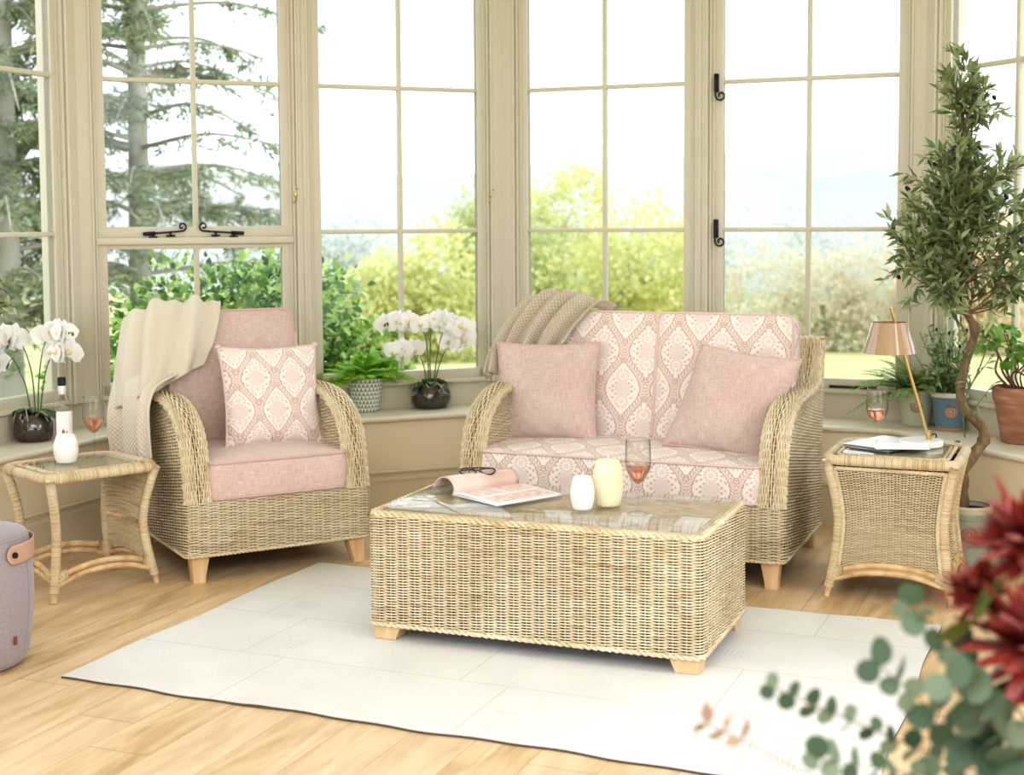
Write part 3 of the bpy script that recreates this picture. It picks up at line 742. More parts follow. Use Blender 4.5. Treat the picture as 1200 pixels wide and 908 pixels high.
for x, y, sx, sy in ((.0, .0, 1, 1), (TL, 0, -1, 1), (0, TD, 1, -1), (TL, TD, -1, -1)):
    m = MB(); a, b = .008, .105; c = .085
    P = lambda e: [(x + sx * a, y + sy * a), (x + sx * e, y + sy * a), (x + sx * e, y + sy * e), (x + sx * a, y + sy * e)]
    lo, hi = P(c), P(b); V = [(*p, .008) for p in lo] + [(*p, .056) for p in hi]
    m.add(V, [[3, 2, 1, 0], [4, 5, 6, 7], [0, 1, 5, 4], [1, 2, 6, 5], [2, 3, 7, 6], [3, 0, 4, 7]]); o = m.build('leg', OAK, tab, False)
    bv = o.modifiers.new('edge', 'BEVEL'); bv.width = .002; bv.segments = 2
ZTOP = .449

# ------------------------------------------------------------------ small cane tables
def cane_table(root, w, d, h, woven, feet=.03):
    """curved wrapped legs, framed top with glass, arched double stretchers; woven: set of sides with a panel"""
    waist = .032
    def legpath(cx, cy, n=22):
        sx, sy = (1 if cx > w / 2 else -1), (1 if cy > d / 2 else -1); z = np.linspace(.035, h - .02, n); t = (z - .035) / (h - .055)
        k = np.where(t < .55, 1 - t / .55, 0) ** 1.6 * feet + np.where(t > .45, (t - .45) / .55, 0) ** 1.7 * .040
        off = -waist + k
        return np.stack([cx + sx * off, cy + sy * off, z], -1)
    cor = [(0, 0), (w, 0), (w, d), (0, d)]; legs = []
    for cx, cy in cor:
        P = legpath(cx, cy); legs.append(P); m = MB(); add_tube(m, P, .0180, 12, up=(1, 0, 0)); o = m.build('leg', WRAP, root)
        m = MB(); e = P[0] - (P[1] - P[0]) * 1.6; e[2] = 0.0; add_tube(m, [P[0] + (P[0] - e) * .2, P[0], e], [.0125, .0125, .0115], 12); m.build('foot', POLE, o)
    # top frame
    ov = .012; O = resample(rrect(w + 2 * ov, d + 2 * ov, .06, 8) + A([w / 2, d / 2]), 96); m = MB()
    add_tube(m, np.c_[O, np.full(96, h - .020)], .019, 12, True)
    O2 = resample(rrect(w - .055, d - .055, .04, 8) + A([w / 2, d / 2]), 80)
    for q, zz in ((0, h - .008), (-.018, h - .010)):
        O3 = resample(rrect(w - .045 + 2 * q, d - .045 + 2 * q, .045, 8) + A([w / 2, d / 2]), 80); add_tube(m, np.c_[O3, np.full(80, zz)], .0075, 8, True)
    m.build('top_frame', WRAP, root)
    m = MB(); topf = lambda U, V: np.stack([.03 + U * (w - .06), .03 + V * (d - .06), np.full_like(U, h - .016)], -1)
    weave(m, topf, 56, 14, d - .06, amp=.0025, spp=4, flip=1, back=-.004); m.build('woven_top', WICKM2, root)
    m = MB(); add_prism(m, rrect(w - .075, d - .075, .035, 6) + A([w / 2, d / 2]), h - .0065, h - .0005); m.build('glass_top', TOPGLASS, root, 'auto')
    # arched stretchers with bindings, then panels
    for k in range(4):
        a, b = legs[k], legs[(k + 1) % 4]; pa, pb = a[1], b[1]; mid = (pa + pb) / 2
        m = MB(); inward = A([w / 2, d / 2, 0]) - mid; inward[2] = 0; inward = unit(inward) * 0
        for dz, r in ((0.0, .0115), (.026, .0115)):
            Q = [pa + A([0, 0, dz + .005]), pa * .75 + pb * .25 + A([0, 0, .035 + dz]), mid + A([0, 0, .045 + dz]), pa * .25 + pb * .75 + A([0, 0, .035 + dz]), pb + A([0, 0, dz + .005])]
            add_tube(m, crom(Q, 24), r, 10)
        st = m.build('stretcher', POLE, root)
        for e, f in ((pa, pb), (pb, pa)):
            m = MB()
            q0 = e + unit(f - e) * .012; q1 = e + unit(f - e) * .05
            add_tube(m, [q0 + A([0, 0, .020]), q1 + A([0, 0, .040])], .0150, 12, ell=1.0, up=(0, 0, 1)); add_tube(m, [q0 + A([0, 0, .035]), q1 + A([0, 0, .052])], .0145, 12, up=(0, 0, 1))
            m.build('binding', WRAP, st)
        if k in woven:
            zc = np.linspace(0, 1, 60)
            def side_pt(t, V, a=a, b=b):
                z = V; za = a[:, 2]; pa_ = np.stack([np.interp(z, za, a[:, 0]), np.interp(z, za, a[:, 1])], -1); pb_ = np.stack([np.interp(z, za, b[:, 0]), np.interp(z, za, b[:, 1])], -1)
                L = np.linalg.norm(pb_ - pa_, axis=-1, keepdims=True); dd = (pb_ - pa_) / L
                q = pa_ + dd * .014 + dd * (L - .028) * t[..., None]; return np.concatenate([q, z[..., None]], -1)
            def S(U, V): 
                zb = .085 + .030 * np.sin(pi * U); return side_pt(U, zb + V * (h - .045 - zb))
            m = MB(); weave(m, S, 82, 16, h - .15, amp=.0062, rad=.0025, spp=8, flip=1, back=-.010, backing=len(woven) > 1)
            if len(woven) == 1: weave(m, S, 82, 16, h - .15, amp=.0062, rad=.0025, spp=8, flip=-1, backing=False)
            t = np.linspace(0.02, .98, 30); zb = .090 + .030 * np.sin(pi * t)
            e1 = side_pt(t, zb); e2 = side_pt(np.full(30, .98), np.linspace(.090, h - .05, 30)); e3 = side_pt(t[::-1], np.full(30, h - .05)); e4 = side_pt(np.full(30, .02), np.linspace(h - .05, .09, 30))
            nrm = unit(np.cross(b[5] - a[5], A([0, 0, 1.]))); loop = np.concatenate([e1, e2[1:], e3[1:], e4[1:-1]]) + nrm * .007
            add_plait(m, resample(loop, 160), True, .004, .0042, .05, nrm)
            m.build('woven_panel', WICKM2, root)
re = radians(-22.8); ET = A([1.172, 5.170]); EH = .535
et = thing('end_table', 'square wicker end table with woven panels between the sofa and the olive tree', 'side table', (*ET, 0), re)
cane_table(et, .440, .440, EH, {0, 1, 2, 3})
rl = radians(44); LT = A([-1.700, 5.125]); LH = .482
lt = thing('side_table', 'small open cane side table with glass top left of the armchair', 'side table', (*LT, 0), rl)
cane_table(lt, .420, .365, LH, {1})
m = MB(); add_tube(m, [(.385, .03, .24), (.385, .335, .24)], .008, 10); m.build('rung', POLE, lt)

# ------------------------------------------------------------------ rug
def f_rug(x):
    u = x.sep(x.uv()); n = x.noise(x.map(x.uv(), (60, 240, 1)), 1, 3); n2 = x.noise(x.uv(), 3, 3)
    row = x.m('FLOOR', x.m('DIVIDE', u[1], .42)); off = x.m('MULTIPLY', x.white(x.comb(row, 1, 0)), .6)
    fx = x.m('FRACT', x.m('DIVIDE', x.m('ADD', u[0], off), .78)); fy = x.m('FRACT', x.m('DIVIDE', u[1], .42))
    seam = x.m('MAXIMUM', x.m('LESS_THAN', fx, .006), x.m('LESS_THAN', fy, .012))
    st = x.m('MULTIPLY', x.m('LESS_THAN', x.m('FRACT', x.m('MULTIPLY', fx, 46)), .3), x.m('GREATER_THAN', x.noise(x.map(x.uv(), (1.1, 2.6, 1)), 2.2, 1), .60))
    st = x.m('MULTIPLY', st, x.m('LESS_THAN', x.m('ABSOLUTE', x.m('SUBTRACT', fx, .12)), .06))
    c = x.ramp(x.m('ADD', x.m('MULTIPLY', n, .5), x.m('MULTIPLY', n2, .5)), [(.3, lin(212, 209, 206)), (.6, lin(230, 228, 226))])
    c = x.mix(x.m('MULTIPLY', seam, .5), c, lin(190, 178, 162)); c = x.mix(x.m('MULTIPLY', st, .4), c, lin(196, 178, 150))
    return {'Base Color': c, 'Normal': x.bump(x.m('SUBTRACT', n, x.m('MULTIPLY', seam, .6)), .5, .006)}
RUG = mat('white flatweave rug', rough=.95, fn=f_rug, spec=.1, sheen=.2); RUGE = mat('rug underside', lin(92, 78, 74), .9)
RW, RD = 2.46, 1.56; nx, ny = 120, 80
a, b = np.meshgrid(np.linspace(0, RW, nx), np.linspace(0, RD, ny), indexing='ij')
ea = .006 * np.sin(a * 9) + .004 * np.sin(a * 23 + 1); eb = .006 * np.sin(b * 8 + 2)
X = a + eb * (np.abs(a / RW - .5) * 2) ** 6; Y = b + ea * (np.abs(b / RD - .5) * 2) ** 6
edge = np.minimum(np.minimum(a, RW - a), np.minimum(b, RD - b))
Z = .0072 + .0022 * np.sin(a * 3.1 + b * 2) * np.clip(edge / .2, 0, 1) * 0 + .004 * np.exp(-((a - .72) / .05) ** 2) * np.exp(-(b / .05) ** 2)
mb = MB(); add_grid(mb, np.stack([X, Y, Z], -1), uv=np.stack([a, b], -1))
bd = [(i, 0) for i in range(nx)] + [(nx - 1, j) for j in range(1, ny)] + [(i, ny - 1) for i in range(nx - 2, -1, -1)] + [(0, j) for j in range(ny - 2, 0, -1)]
P = A([[X[i], Y[i], Z[i]] for i in bd]); lo = P.copy(); lo[:, 2] = np.maximum(.001, P[:, 2] - .0062)
add_grid(mb, np.stack([P, lo], 1), True, False, np.zeros((len(P), 2, 2)), 1)
m_ = rug = mb.build('rug', [RUG, RUGE]); rug.location = (-1.405, 4.262, 0); rug.rotation_euler = (0, 0, radians(-22.6))
tag(rug, 'large white flatweave patchwork rug under the coffee table', 'rug')

# ------------------------------------------------------------------ things on tables
def candle(name, label, loc, r, h, color):
    root = thing(name, label, 'candle', loc, 0, None)
    z = np.linspace(0, 1, 22); pr = r * (.60 + .40 * np.sin(pi * (z * .80 + .12)) ** .9)
    prof = [(0, 0)] + list(zip(pr, z * h)) + [(pr[-1] * .8, h * 1.006), (0, h * 1.008)]
    m = MB(); add_lathe(m, prof, 96, fn=lambda t: 1 + .035 * np.abs(np.cos(t * 9)) - .02)
    m.build('wax', color, root); m = MB(); add_tube(m, crom([(0, 0, h), (.001, 0, h + .008), (.003, 0, h + .017)], 6), .0018, 6); m.build('wick', WHITE, root)
WAXW = mat('white wax', lin(250, 248, 244), .45, spec=.4); WAXC = mat('cream wax', lin(250, 240, 206), .45, spec=.4)
candle('candle', 'small white ribbed egg candle on the coffee table', (.230, 4.612, ZTOP), .040, .108, WAXW)
candle('candle', 'tall cream ribbed egg candle on the coffee table', (.318, 4.672, ZTOP), .052, .152, WAXC)
candle('candle', 'white ribbed egg candle on the cane side table', (-1.727, 5.395, LH), .046, .108, WAXW)
def wine_glass(label, loc, h=.24, wine=.24):
    root = thing('wine_glass', label, 'wine glass', loc, 0, 'glasses of rose wine')
    s = h / .24
    m = MB(); bowl = A([(.004, .098), (.016, .106), (.032, .130), (.0405, .153), (.0415, .175), (.0405, .21), (.039, .24)]) * s
    pr = crom(bowl, 24); inner = pr[::-1] - A([.0012, 0]); inner[:, 0] = np.maximum(inner[:, 0], .0005)
    add_lathe(m, np.concatenate([pr, inner]), 40); m.build('bowl', CRYSTAL, root)
    m = MB(); add_lathe(m, crom(A([(.034, 0), (.0345, .002), (.02, .0045), (.006, .012), (.0036, .03), (.0034, .07), (.0048, .095), (.006, .099), (0, .1005)]) * s, 30), 28); m.build('stem', CRYSTAL, root)
    m = MB(); wz = .098 + .240 * wine; k = pr[(pr[:, 1] < wz * s)]; wp = np.concatenate([[(0.0003, .1005 * s)], k - A([.0018, -.002]), [(np.interp(wz * s, pr[:, 1], pr[:, 0]) - .0018, wz * s), (0.0003, wz * s)]]); wp[:, 0] = np.maximum(wp[:, 0], .0003)
    add_lathe(m, wp, 36); m.build('wine', WINE, root)
wine_glass('glass of rose wine on the coffee table beside the candles', (.406, 4.525, ZTOP), .245)
wine_glass('glass of rose wine on the cane side table left of the armchair', (-1.645, 5.490, LH), .245)
wine_glass('glass of rose wine on the wicker end table by the lamp', (1.372, 5.262, EH), .232)
# bottle
bot = thing('wine_bottle', 'clear bottle of rose wine with white label on the cane side table', 'bottle', (-1.775, 5.515, LH))
BOT = A([(0, .004), (.033, .0), (.037, .006), (.0372, .19), (.036, .205), (.028, .228), (.018, .248), (.0145, .262), (.0142, .300), (.0155, .302), (.0155, .308), (.013, .309)])
m = MB(); add_lathe(m, BOT, 40); m.build('bottle_glass', CRYSTAL, bot)
m = MB(); add_lathe(m, [(0, .006), (.034, .006), (.0352, .01), (.0352, .150), (0, .150)], 36); m.build('wine', WINE, bot)
def f_label(x):
    u = x.sep(x.uv()); d = lambda cx, cz, a, b: x.m('LESS_THAN', x.m('ADD', x.m('POWER', x.m('DIVIDE', x.m('SUBTRACT', u[0], cx), a), 2), x.m('POWER', x.m('DIVIDE', x.m('SUBTRACT', u[1], cz), b), 2)), 1)
    but = x.m('MAXIMUM', d(.845, .098, .022, .013), x.m('MAXIMUM', d(.802, .101, .022, .015), d(.812, .084, .016, .010)))
    return {'Base Color': x.mix(but, lin(246, 242, 238), lin(150, 92, 104))}
LAB = mat('white bottle label', rough=.6, fn=f_label); m = MB()
thv = np.linspace(-1.95, .05, 24); P = A([[[.0378 * cos(t), .0378 * sin(t), z] for z in (.035, .08, .155, .185)] for t in thv]); uv = A([[[((t / (2 * pi)) % 1), z] for z in (.035, .08, .155, .185)] for t in np.linspace(-1.95, -.01, 24)])
add_grid(m, P, uv=uv); m.build('label', LAB, bot)
m = MB(); add_lathe(m, [(.0148, .250), (.0150, .262), (.0148, .285), (.0146, .286)], 28); m.build('neck_foil', mat('silver foil', lin(224, 222, 220), .3, metal=.4), bot)
m = MB(); add_lathe(m, [(.0150, .284), (.0162, .286), (.0164, .296), (.0158, .297), (.0164, .298), (.0164, .306), (.0158, .307), (.0164, .308), (.0162, .317), (.0, .318)], 28); m.build('cap', BLACK, bot)

# magazine: open, front half curled over
def f_page(x):
    u = x.sep(x.uv()); bx = lambda a0, a1, b0, b1: x.m('MULTIPLY', x.m('MULTIPLY', x.m('GREATER_THAN', u[0], a0), x.m('LESS_THAN', u[0], a1)), x.m('MULTIPLY', x.m('GREATER_THAN', u[1], b0), x.m('LESS_THAN', u[1], b1)))
    k = x.m('MAXIMUM', bx(.02, .12, -.125, .0), x.m('MAXIMUM', bx(.02, .12, .008, .125), bx(.135, .235, -.125, .125)))
    n = x.noise(x.uv(), 38, 3)
    return {'Base Color': x.mix(x.m('MULTIPLY', k, .75), lin(246, 243, 241), x.ramp(n, [(.35, lin(206, 160, 148)), (.65, lin(238, 214, 206))]))}
PAPER = mat('magazine paper', rough=.35, fn=f_page)
COVER = mat('magazine cover', rough=.3, fn=lambda x: {'Base Color': x.ramp(x.noise(x.map(x.uv(), (4, 4, 1)), 1, 2), [(.3, lin(206, 168, 156)), (.6, lin(232, 208, 200))])})
PWHITE = mat('white page edge', lin(244, 242, 240), .5)
mg = thing('magazine', 'open magazine lying on the coffee table under the spectacles', 'magazine', (-.16, 4.92, ZTOP), rt + radians(2))
def page_sheet(nm, prof, y0, y1, mt, th_=.0):
    m = MB(); P = crom(A(prof, float), 30); V = A([[[p[0], y, p[1]] for y in np.linspace(y0, y1, 12)] for p in P]); uv = A([[[p[0], y] for y in np.linspace(y0, y1, 12)] for p in P])
    add_grid(m, V, uv=uv); o = m.build(nm, mt, mg)
    if th_: md = o.modifiers.new('thickness', 'SOLIDIFY'); md.thickness = th_; md.offset = -1
    return o
page_sheet('pages', [(0, .007), (.05, .011), (.14, .009), (.25, .0058)], -.145, .145, [PAPER], .0045)
page_sheet('lower_cover', [(-.005, .0012), (.08, .0012), (.16, .0012), (.254, .0012)], -.147, .147, [PWHITE], .0006)
page_sheet('curled_cover', [(0, .007), (.004, .028), (-.022, .050), (-.062, .052), (-.098, .034), (-.118, .008)], -.145, .145, [COVER], .004)
mg.rotation_euler = (0, 0, radians(-52)); mg.location = (-.096, 4.950, ZTOP)
# spectacles
sg_ = thing('spectacles', 'dark tortoiseshell spectacles folded on the open magazine', 'spectacles', (-.125, 4.985, ZTOP + .060), radians(20))
TORT = mat('tortoiseshell', rough=.2, fn=lambda x: {'Base Color': x.ramp(x.noise(x.obj(), 60, 2), [(.45, lin(24, 20, 22)), (.7, lin(96, 62, 40))])}, coat=.5)
m = MB()
for s_ in (-1, 1):
    c = A([s_ * .036, 0, 0]); t = np.linspace(0, 2 * pi, 36, endpoint=False)
    add_tube(m, np.stack([c[0] + .029 * np.cos(t), np.zeros(36) + .0, .020 * np.sin(t) + .004 * np.cos(2 * t)], -1), .0032, 8, True)
add_tube(m, crom([(-.010, 0, .006), (0, 0, .010), (.010, 0, .006)], 8), .003, 8)
fr = m.build('frame', TORT, sg_); fr.rotation_euler = (radians(-68), 0, 0)
m = MB()
for s_ in (-1, 1):
    t = np.linspace(0, 2 * pi, 30, endpoint=False); m.add(np.stack([s_ * .036 + .028 * np.cos(t), np.zeros(30), .019 * np.sin(t)], -1), [list(range(30))])
ln = m.build('lens', CRYSTAL, sg_, False); ln.rotation_euler = (radians(-68), 0, 0)
for s_ in (-1, 1):
    m = MB(); add_tube(m, crom([(s_ * .065, .004, .004), (s_ * .064, .03, .003), (s_ * .03 * 1, .05 + .006 * s_, .003), (-s_ * .03, .055 + .006 * s_, .004), (-s_ * .055, .05 + .006 * s_, .001)], 16), .0024, 8); m.build('temple', TORT, sg_)
# notebooks on the end table
def slab(name, label, cat, loc, rz, w, d, h, top, edge):
    r = thing(name, label, cat, loc, rz); m = MB(); add_box(m, (-w / 2 + .002, -d / 2 + .002, .002), (w / 2 - .002, d / 2 - .002, h - .0015), .0005, 1); m.build('pages', edge, r, 'auto')
    m = MB(); add_box(m, (-w / 2, -d / 2, h - .0018), (w / 2, d / 2, h), .0006, 1); add_box(m, (-w / 2, -d / 2, 0), (w / 2, d / 2, .0018), .0006, 1); m.build('cover', top, r, 'auto'); return r
slab('magazine', 'closed grey magazine lying flat on the wicker end table', 'magazine', cw(ET, re, .165, .285, EH), re + radians(-24), .20, .28, .011, mat('pale magazine cover', lin(228, 226, 228), .25, coat=.3), mat('grey page edge', lin(128, 126, 130), .6))
pp = MB(); add_box(pp, (-.10, -.115, 0), (.10, .115, .0012), .0003, 1); po = pp.build('paper_sheet', mat('white paper', lin(250, 249, 248), .4)); po.location = cw(ET, re, .215, .235, EH + .0112); po.rotation_euler = (0, 0, re + radians(18))
tag(po, 'loose white sheet resting on the closed magazine under the wine glass', 'paper')
# lamp
lp = thing('table_lamp', 'slanted brass table lamp with glossy tan shade on a white marble disc', 'lamp', cw(ET, re, .292, .318, EH), 0)
MARB = mat('white marble', rough=.3, fn=lambda x: {'Base Color': x.ramp(x.noise(x.obj(), 9, 5, .6, 1.5), [(.4, lin(246, 244, 242)), (.62, lin(240, 238, 236)), (.7, lin(214, 212, 212))])})
m = MB(); add_lathe(m, [(0, 0), (.080, 0), (.0825, .002), (.0825, .020), (.080, .0225), (0, .0225)], 48); m.build('marble_base', MARB, lp, 'auto')
a0, a1 = A([.030, .0, .022]), A([-.122, -.0, .530])
m = MB(); add_tube(m, [a0, a1], .0065, 14); add_lathe(m, [(0, .0225), (.010, .0225), (.010, .058), (0, .060)], 16, (.030, 0, 0)); m.build('pole', BRASS, lp, 'auto')
SHADE = mat('glossy tan enamel', lin(172, 142, 112), .12, coat=1, spec=.6)
m = MB(); pr = [(.064, .475), (.1005, .358), (.0995, .3575), (.0625, .472), (.060, .468), (.0, .468)]; add_lathe(m, pr[:4], 56, (-.130, -.012, 0)); add_disc(m, .0625, .466, 40, (-.130, -.012)); m.build('lamp_shade', SHADE, lp, 'auto')
m = MB(); add_tube(m, crom([(.04, .01, .035), (.055, .02, .042), (.07, .04, .035), (.08, .07, .02), (.085, .085, .008), (.09, .11, .003)], 20), .0028, 8); m.build('cord', BLACK, lp)

# ------------------------------------------------------------------ pouf
pf_ = thing('pouf', 'round grey fabric pouf with leather strap at the left edge', 'pouf', (-1.722, 4.395, 0))
pf_.scale = (1, 1, 1.045)
PFAB = mat('grey felt', rough=.95, fn=lambda x: {'Base Color': x.ramp(x.noise(x.obj(), 160, 2), [(.3, lin(146, 136, 140)), (.7, lin(160, 150, 154))])}, sheen=.3)
m = MB(); add_lathe(m, crom(A([(0, 0), (.10, .0), (.150, .012), (.172, .05), (.186, .14), (.192, .22), (.190, .30), (.183, .37), (.176, .40), (.165, .413), (.12, .424), (.06, .429), (0, .431)]), 60), 64); m.build('body', PFAB, pf_)
m = MB(); t = np.linspace(0, 2 * pi, 64, endpoint=False); add_tube(m, np.stack([.1765 * np.cos(t), .1765 * np.sin(t), np.full(64, .400)], -1), .0028, 6, True)
for a_ in (-1.2, -.1, 1.0, 2.1, 3.2, 4.3):
    zz = np.linspace(.03, .40, 24); pr = crom(A([(.150, .012), (.172, .05), (.186, .14), (.192, .22), (.190, .30), (.183, .37), (.176, .40)]), 50)
    rr = np.interp(zz, pr[:, 1], pr[:, 0]) + .0005; add_tube(m, np.stack([rr * cos(a_), rr * sin(a_), zz], -1), .0014, 5)
m.build('seam', PFAB, pf_)
LEA = mat('tan leather', lin(192, 152, 132), .5)
m = MB(); t = np.linspace(-.60, .75, 28); q = .1925; zc_ = .360
P = A([[[(q + .003) * cos(a_), (q + .003) * sin(a_), zc_ + .030 * v * min(1, sqrt(max(0.02, 1 - max(0, (-.44 - a_) / .165) ** 2)))] for v in np.linspace(-1, 1, 7)] for a_ in t]); add_grid(m, P); o = m.build('strap', LEA, pf_)
md = o.modifiers.new('thickness', 'SOLIDIFY'); md.thickness = .004
m = MB(); c_ = A([cos(-.47), sin(-.47), 0]); add_tube(m, [c_ * .194 + A([0, 0, zc_]), c_ * .203 + A([0, 0, zc_])], .009, 14); m.build('stud', BLACK, o)
m = MB(); c_ = A([cos(-.45), sin(-.45), 0]); e_ = A([-c_[1], c_[0], 0]); add_box(m, (-.006, -.002, -.012), (.006, .002, .012), .001, 1, np.stack([e_, c_, zv], 1), c_ * .186 + A([0, 0, .10])); m.build('fabric_tab', mat('brown leather tab', lin(120, 70, 44), .5), pf_)

# ------------------------------------------------------------------ plants
GREEN_D = leafmat('deep green leaf', [lin(44, 62, 44), lin(70, 92, 62), lin(92, 112, 76)], .35, .15)
FERNM = leafmat('bright fern', [lin(140, 188, 62), lin(168, 212, 84), lin(198, 230, 116)], .5, .5)
FERN2 = leafmat('soft fern', [lin(126, 156, 84), lin(152, 178, 106), lin(182, 200, 130)], .5, .45)
OLIVEM = leafmat('olive leaf', [lin(92, 108, 72), lin(134, 148, 102), lin(168, 178, 130), lin(200, 206, 172)], .4, .5)
STEM = mat('green stem', lin(92, 116, 58), .5)
SOIL = mat('dark compost', rough=.95, fn=lambda x: {'Base Color': x.ramp(x.noise(x.obj(), 90, 3), [(.35, lin(40, 32, 30)), (.7, lin(92, 78, 68))])})
BARK = mat('olive bark', rough=.9, fn=lambda x: {'Base Color': x.ramp(x.noise(x.map(x.obj(), (30, 30, 12)), 1, 5, .65), [(.3, lin(86, 70, 54)), (.55, lin(132, 110, 84)), (.8, lin(168, 148, 116))]), 'Normal': x.bump(x.noise(x.map(x.obj(), (60, 60, 16)), 1, 4), .8, .01)})
# orchids
def petal(L, W, cup, n=5):
    u = np.linspace(0, 1, n + 1); v = np.linspace(-1, 1, 5); U, V = np.meshgrid(u, v, indexing='ij')
    w = W * np.sin(pi * np.clip(U, .02, .985) ** .75) ** .7; return np.stack([U * L, V * w / 2, cup * (U ** 2) * L - .25 * cup * V ** 2 * w], -1)
def orchid_flower_mesh():
    mb = MB()
    for a_, L, W, c_ in ((90, .042, .030, -.12), (215, .042, .028, -.12), (325, .042, .028, -.12)): add_grid(mb, petal(L, W, c_) @ rot('z', radians(a_)).T)
    for a_ in (8, 172): add_grid(mb, petal(.046, .060, .1) @ rot('z', radians(a_)).T + A([0, 0, .003]))
    return mb
LIP = mat('yellowish lip', lin(240, 228, 180), .5)
def orchid(root, stems, bowl_r, bowl_h, leaf_n, leaf_L, seed, fill=.86):
    r_ = np.random.default_rng(seed)
    prof = A([(0, .002), (bowl_r * .62, .0), (bowl_r * .82, .006), (bowl_r, bowl_h * .38), (bowl_r * .93, bowl_h * .75), (bowl_r * .74, bowl_h)])
    m = MB(); P = crom(prof, 30); add_lathe(m, np.concatenate([P, P[::-1][:25] - A([.003, 0])]), 44); m.build('glass_bowl', BOWLG, root)
    m = MB(); q = P[P[:, 1] < bowl_h * fill]; add_lathe(m, np.concatenate([(q - A([.006, -.002])).clip(0), [(q[-1, 0] * .62, bowl_h * (fill + .04)), (q[-1, 0] * .5, bowl_h * .93), (0, bowl_h * .95)]]), 36); m.build('compost', SOIL, root)
    for k in range(leaf_n):
        a_ = k / leaf_n * 2 * pi + r_.uniform(-.3, .3); el = r_.uniform(.25, .85); L = leaf_L * r_.uniform(.75, 1.1)
        u = np.linspace(0, 1, 9); v = np.linspace(-1, 1, 5); U, V = np.meshgrid(u, v, indexing='ij'); w = L * .42 * np.sin(pi * np.clip(U * .92 + .06, 0, 1)) ** .6
        G = np.stack([U * L * cos(el), V * w / 2, U * L * sin(el) - 1.1 * L * U ** 2 * .55 + .12 * np.abs(V) * w], -1) @ rot('z', a_).T + A([cos(a_) * .012, sin(a_) * .012, bowl_h * .95])
        m = MB(); add_grid(m, G, uv=np.full(G.shape[:2] + (2,), r_.uniform(0, 1))); o = m.build('leaf', GREEN_D, root); md = o.modifiers.new('t', 'SOLIDIFY'); md.thickness = .002
    m = MB()
    for k in range(9):
        a_ = r_.uniform(0, 2 * pi); R0, R1 = bowl_r * .45, bowl_r * r_.uniform(.8, 1.2); zt = bowl_h * r_.uniform(1.0, 1.2)
        add_tube(m, crom([(R0 * cos(a_), R0 * sin(a_), bowl_h * .93), (.5 * (R0 + R1) * cos(a_ + .2), .5 * (R0 + R1) * sin(a_ + .2), zt), (R1 * cos(a_ + .4), R1 * sin(a_ + .4), bowl_h * r_.uniform(.7, 1.05))], 10), .0028, 6)
    m.build('air_root', mat('grey green root', lin(168, 166, 132), .7), root)
    proto = None
    for pts, ts in stems:
        P = crom(A(pts, float), 40); m = MB(); add_tube(m, P, np.linspace(.0035, .0018, 40), 7); st = m.build('stem', STEM, root)
        m = MB()
        for k in range(3):
            c_ = P[-1 - 2 * k] + A([0, 0, -.006]); add_lathe(m, [(0, -.009), (.005, -.004), (.006, .002), (.003, .008), (0, .010)], 8, c_)
        m.build('bud', STEM, st)
        for t, side_ in ts:
            p = P[int(t * 39)] + A([side_ * .016, -.012, -.010 + r_.uniform(-.006, .006)])
            if proto is None:
                o = orchid_flower_mesh().build('flower', WHITE, root); proto = o
                m = MB(); add_lathe(m, [(0, .004), (.006, .006), (.008, .012), (.004, .020), (0, .022)], 8); lip = m.build('lip', LIP, o); lp0 = lip
            else: o = copy_obj(proto, root); copy_obj(lp0, o)
            o.location = p; o.rotation_euler = (radians(90) + r_.uniform(-.35, .25), r_.uniform(-.3, .3), r_.uniform(-.6, .6) + side_ * .35); s_ = r_.uniform(1.3, 1.65); o.scale = (s_, s_, s_)
# left orchid
ol = thing('orchid', 'white orchid in a dark glass bowl on the left window sill', 'orchid', (-2.085, 6.085, .462))
orchid(ol, [([(.01, 0, .12), (.0, -.01, .30), (-.04, -.02, .43), (-.10, -.03, .46), (-.18, -.03, .42)], [(.62, -1), (.68, 1), (.75, -1), (.82, 1), (.9, -1), (.97, 0)]),
            ([(-.01, 0, .12), (-.04, 0, .27), (-.10, -.02, .35), (-.15, -.02, .36), (-.2, -.03, .33)], [(.7, -1), (.8, 1), (.9, 0), (.98, -1)]),
            ([(.02, 0, .12), (.03, 0, .28), (.06, -.01, .42), (.11, -.02, .48), (.19, -.03, .47)], [(.68, -1), (.74, 1), (.8, -1), (.86, 1), (.92, -1)]),
            ([(.03, 0, .12), (.05, 0, .26), (.08, -.01, .35), (.13, -.02, .40), (.20, -.03, .39)], [(.7, -1), (.76, 1), (.83, -1), (.89, 1)])], .098, .118, 7, .13, 3)
om = thing('orchid', 'white orchid in a round clear glass bowl between armchair and sofa', 'orchid', (-.415, 7.09, .462))
orchid(om, [([(-.01, 0, .12), (-.012, 0, .27), (-.03, -.01, .38), (-.09, -.02, .44), (-.17, -.03, .45), (-.24, -.03, .43)], [(.55, 1), (.62, -1), (.69, 1), (.76, -1), (.83, 1), (.9, -1)]),
            ([(0, 0, .12), (.0, 0, .29), (.01, -.01, .41), (.04, -.02, .455), (.11, -.03, .45)], [(.66, -1), (.73, 1), (.8, -1), (.87, 1), (.94, -1)]),
            ([(.015, 0, .12), (.035, 0, .26), (.06, -.01, .37), (.09, -.02, .43), (.14, -.03, .42), (.19, -.03, .38)], [(.62, 1), (.7, -1), (.77, 1), (.85, 1)]),
            ([(.02, 0, .12), (.05, 0, .23), (.09, -.01, .31), (.15, -.02, .36), (.22, -.03, .35)], [(.64, -1), (.73, 1), (.82, 1)]),
            ([(-.02, 0, .12), (-.03, 0, .20), (-.06, -.01, .28), (-.11, -.02, .31), (-.17, -.03, .29)], [(.7, 1), (.82, -1), (.93, 1), (.99, -1)])], .106, .122, 8, .11, 5, .52)
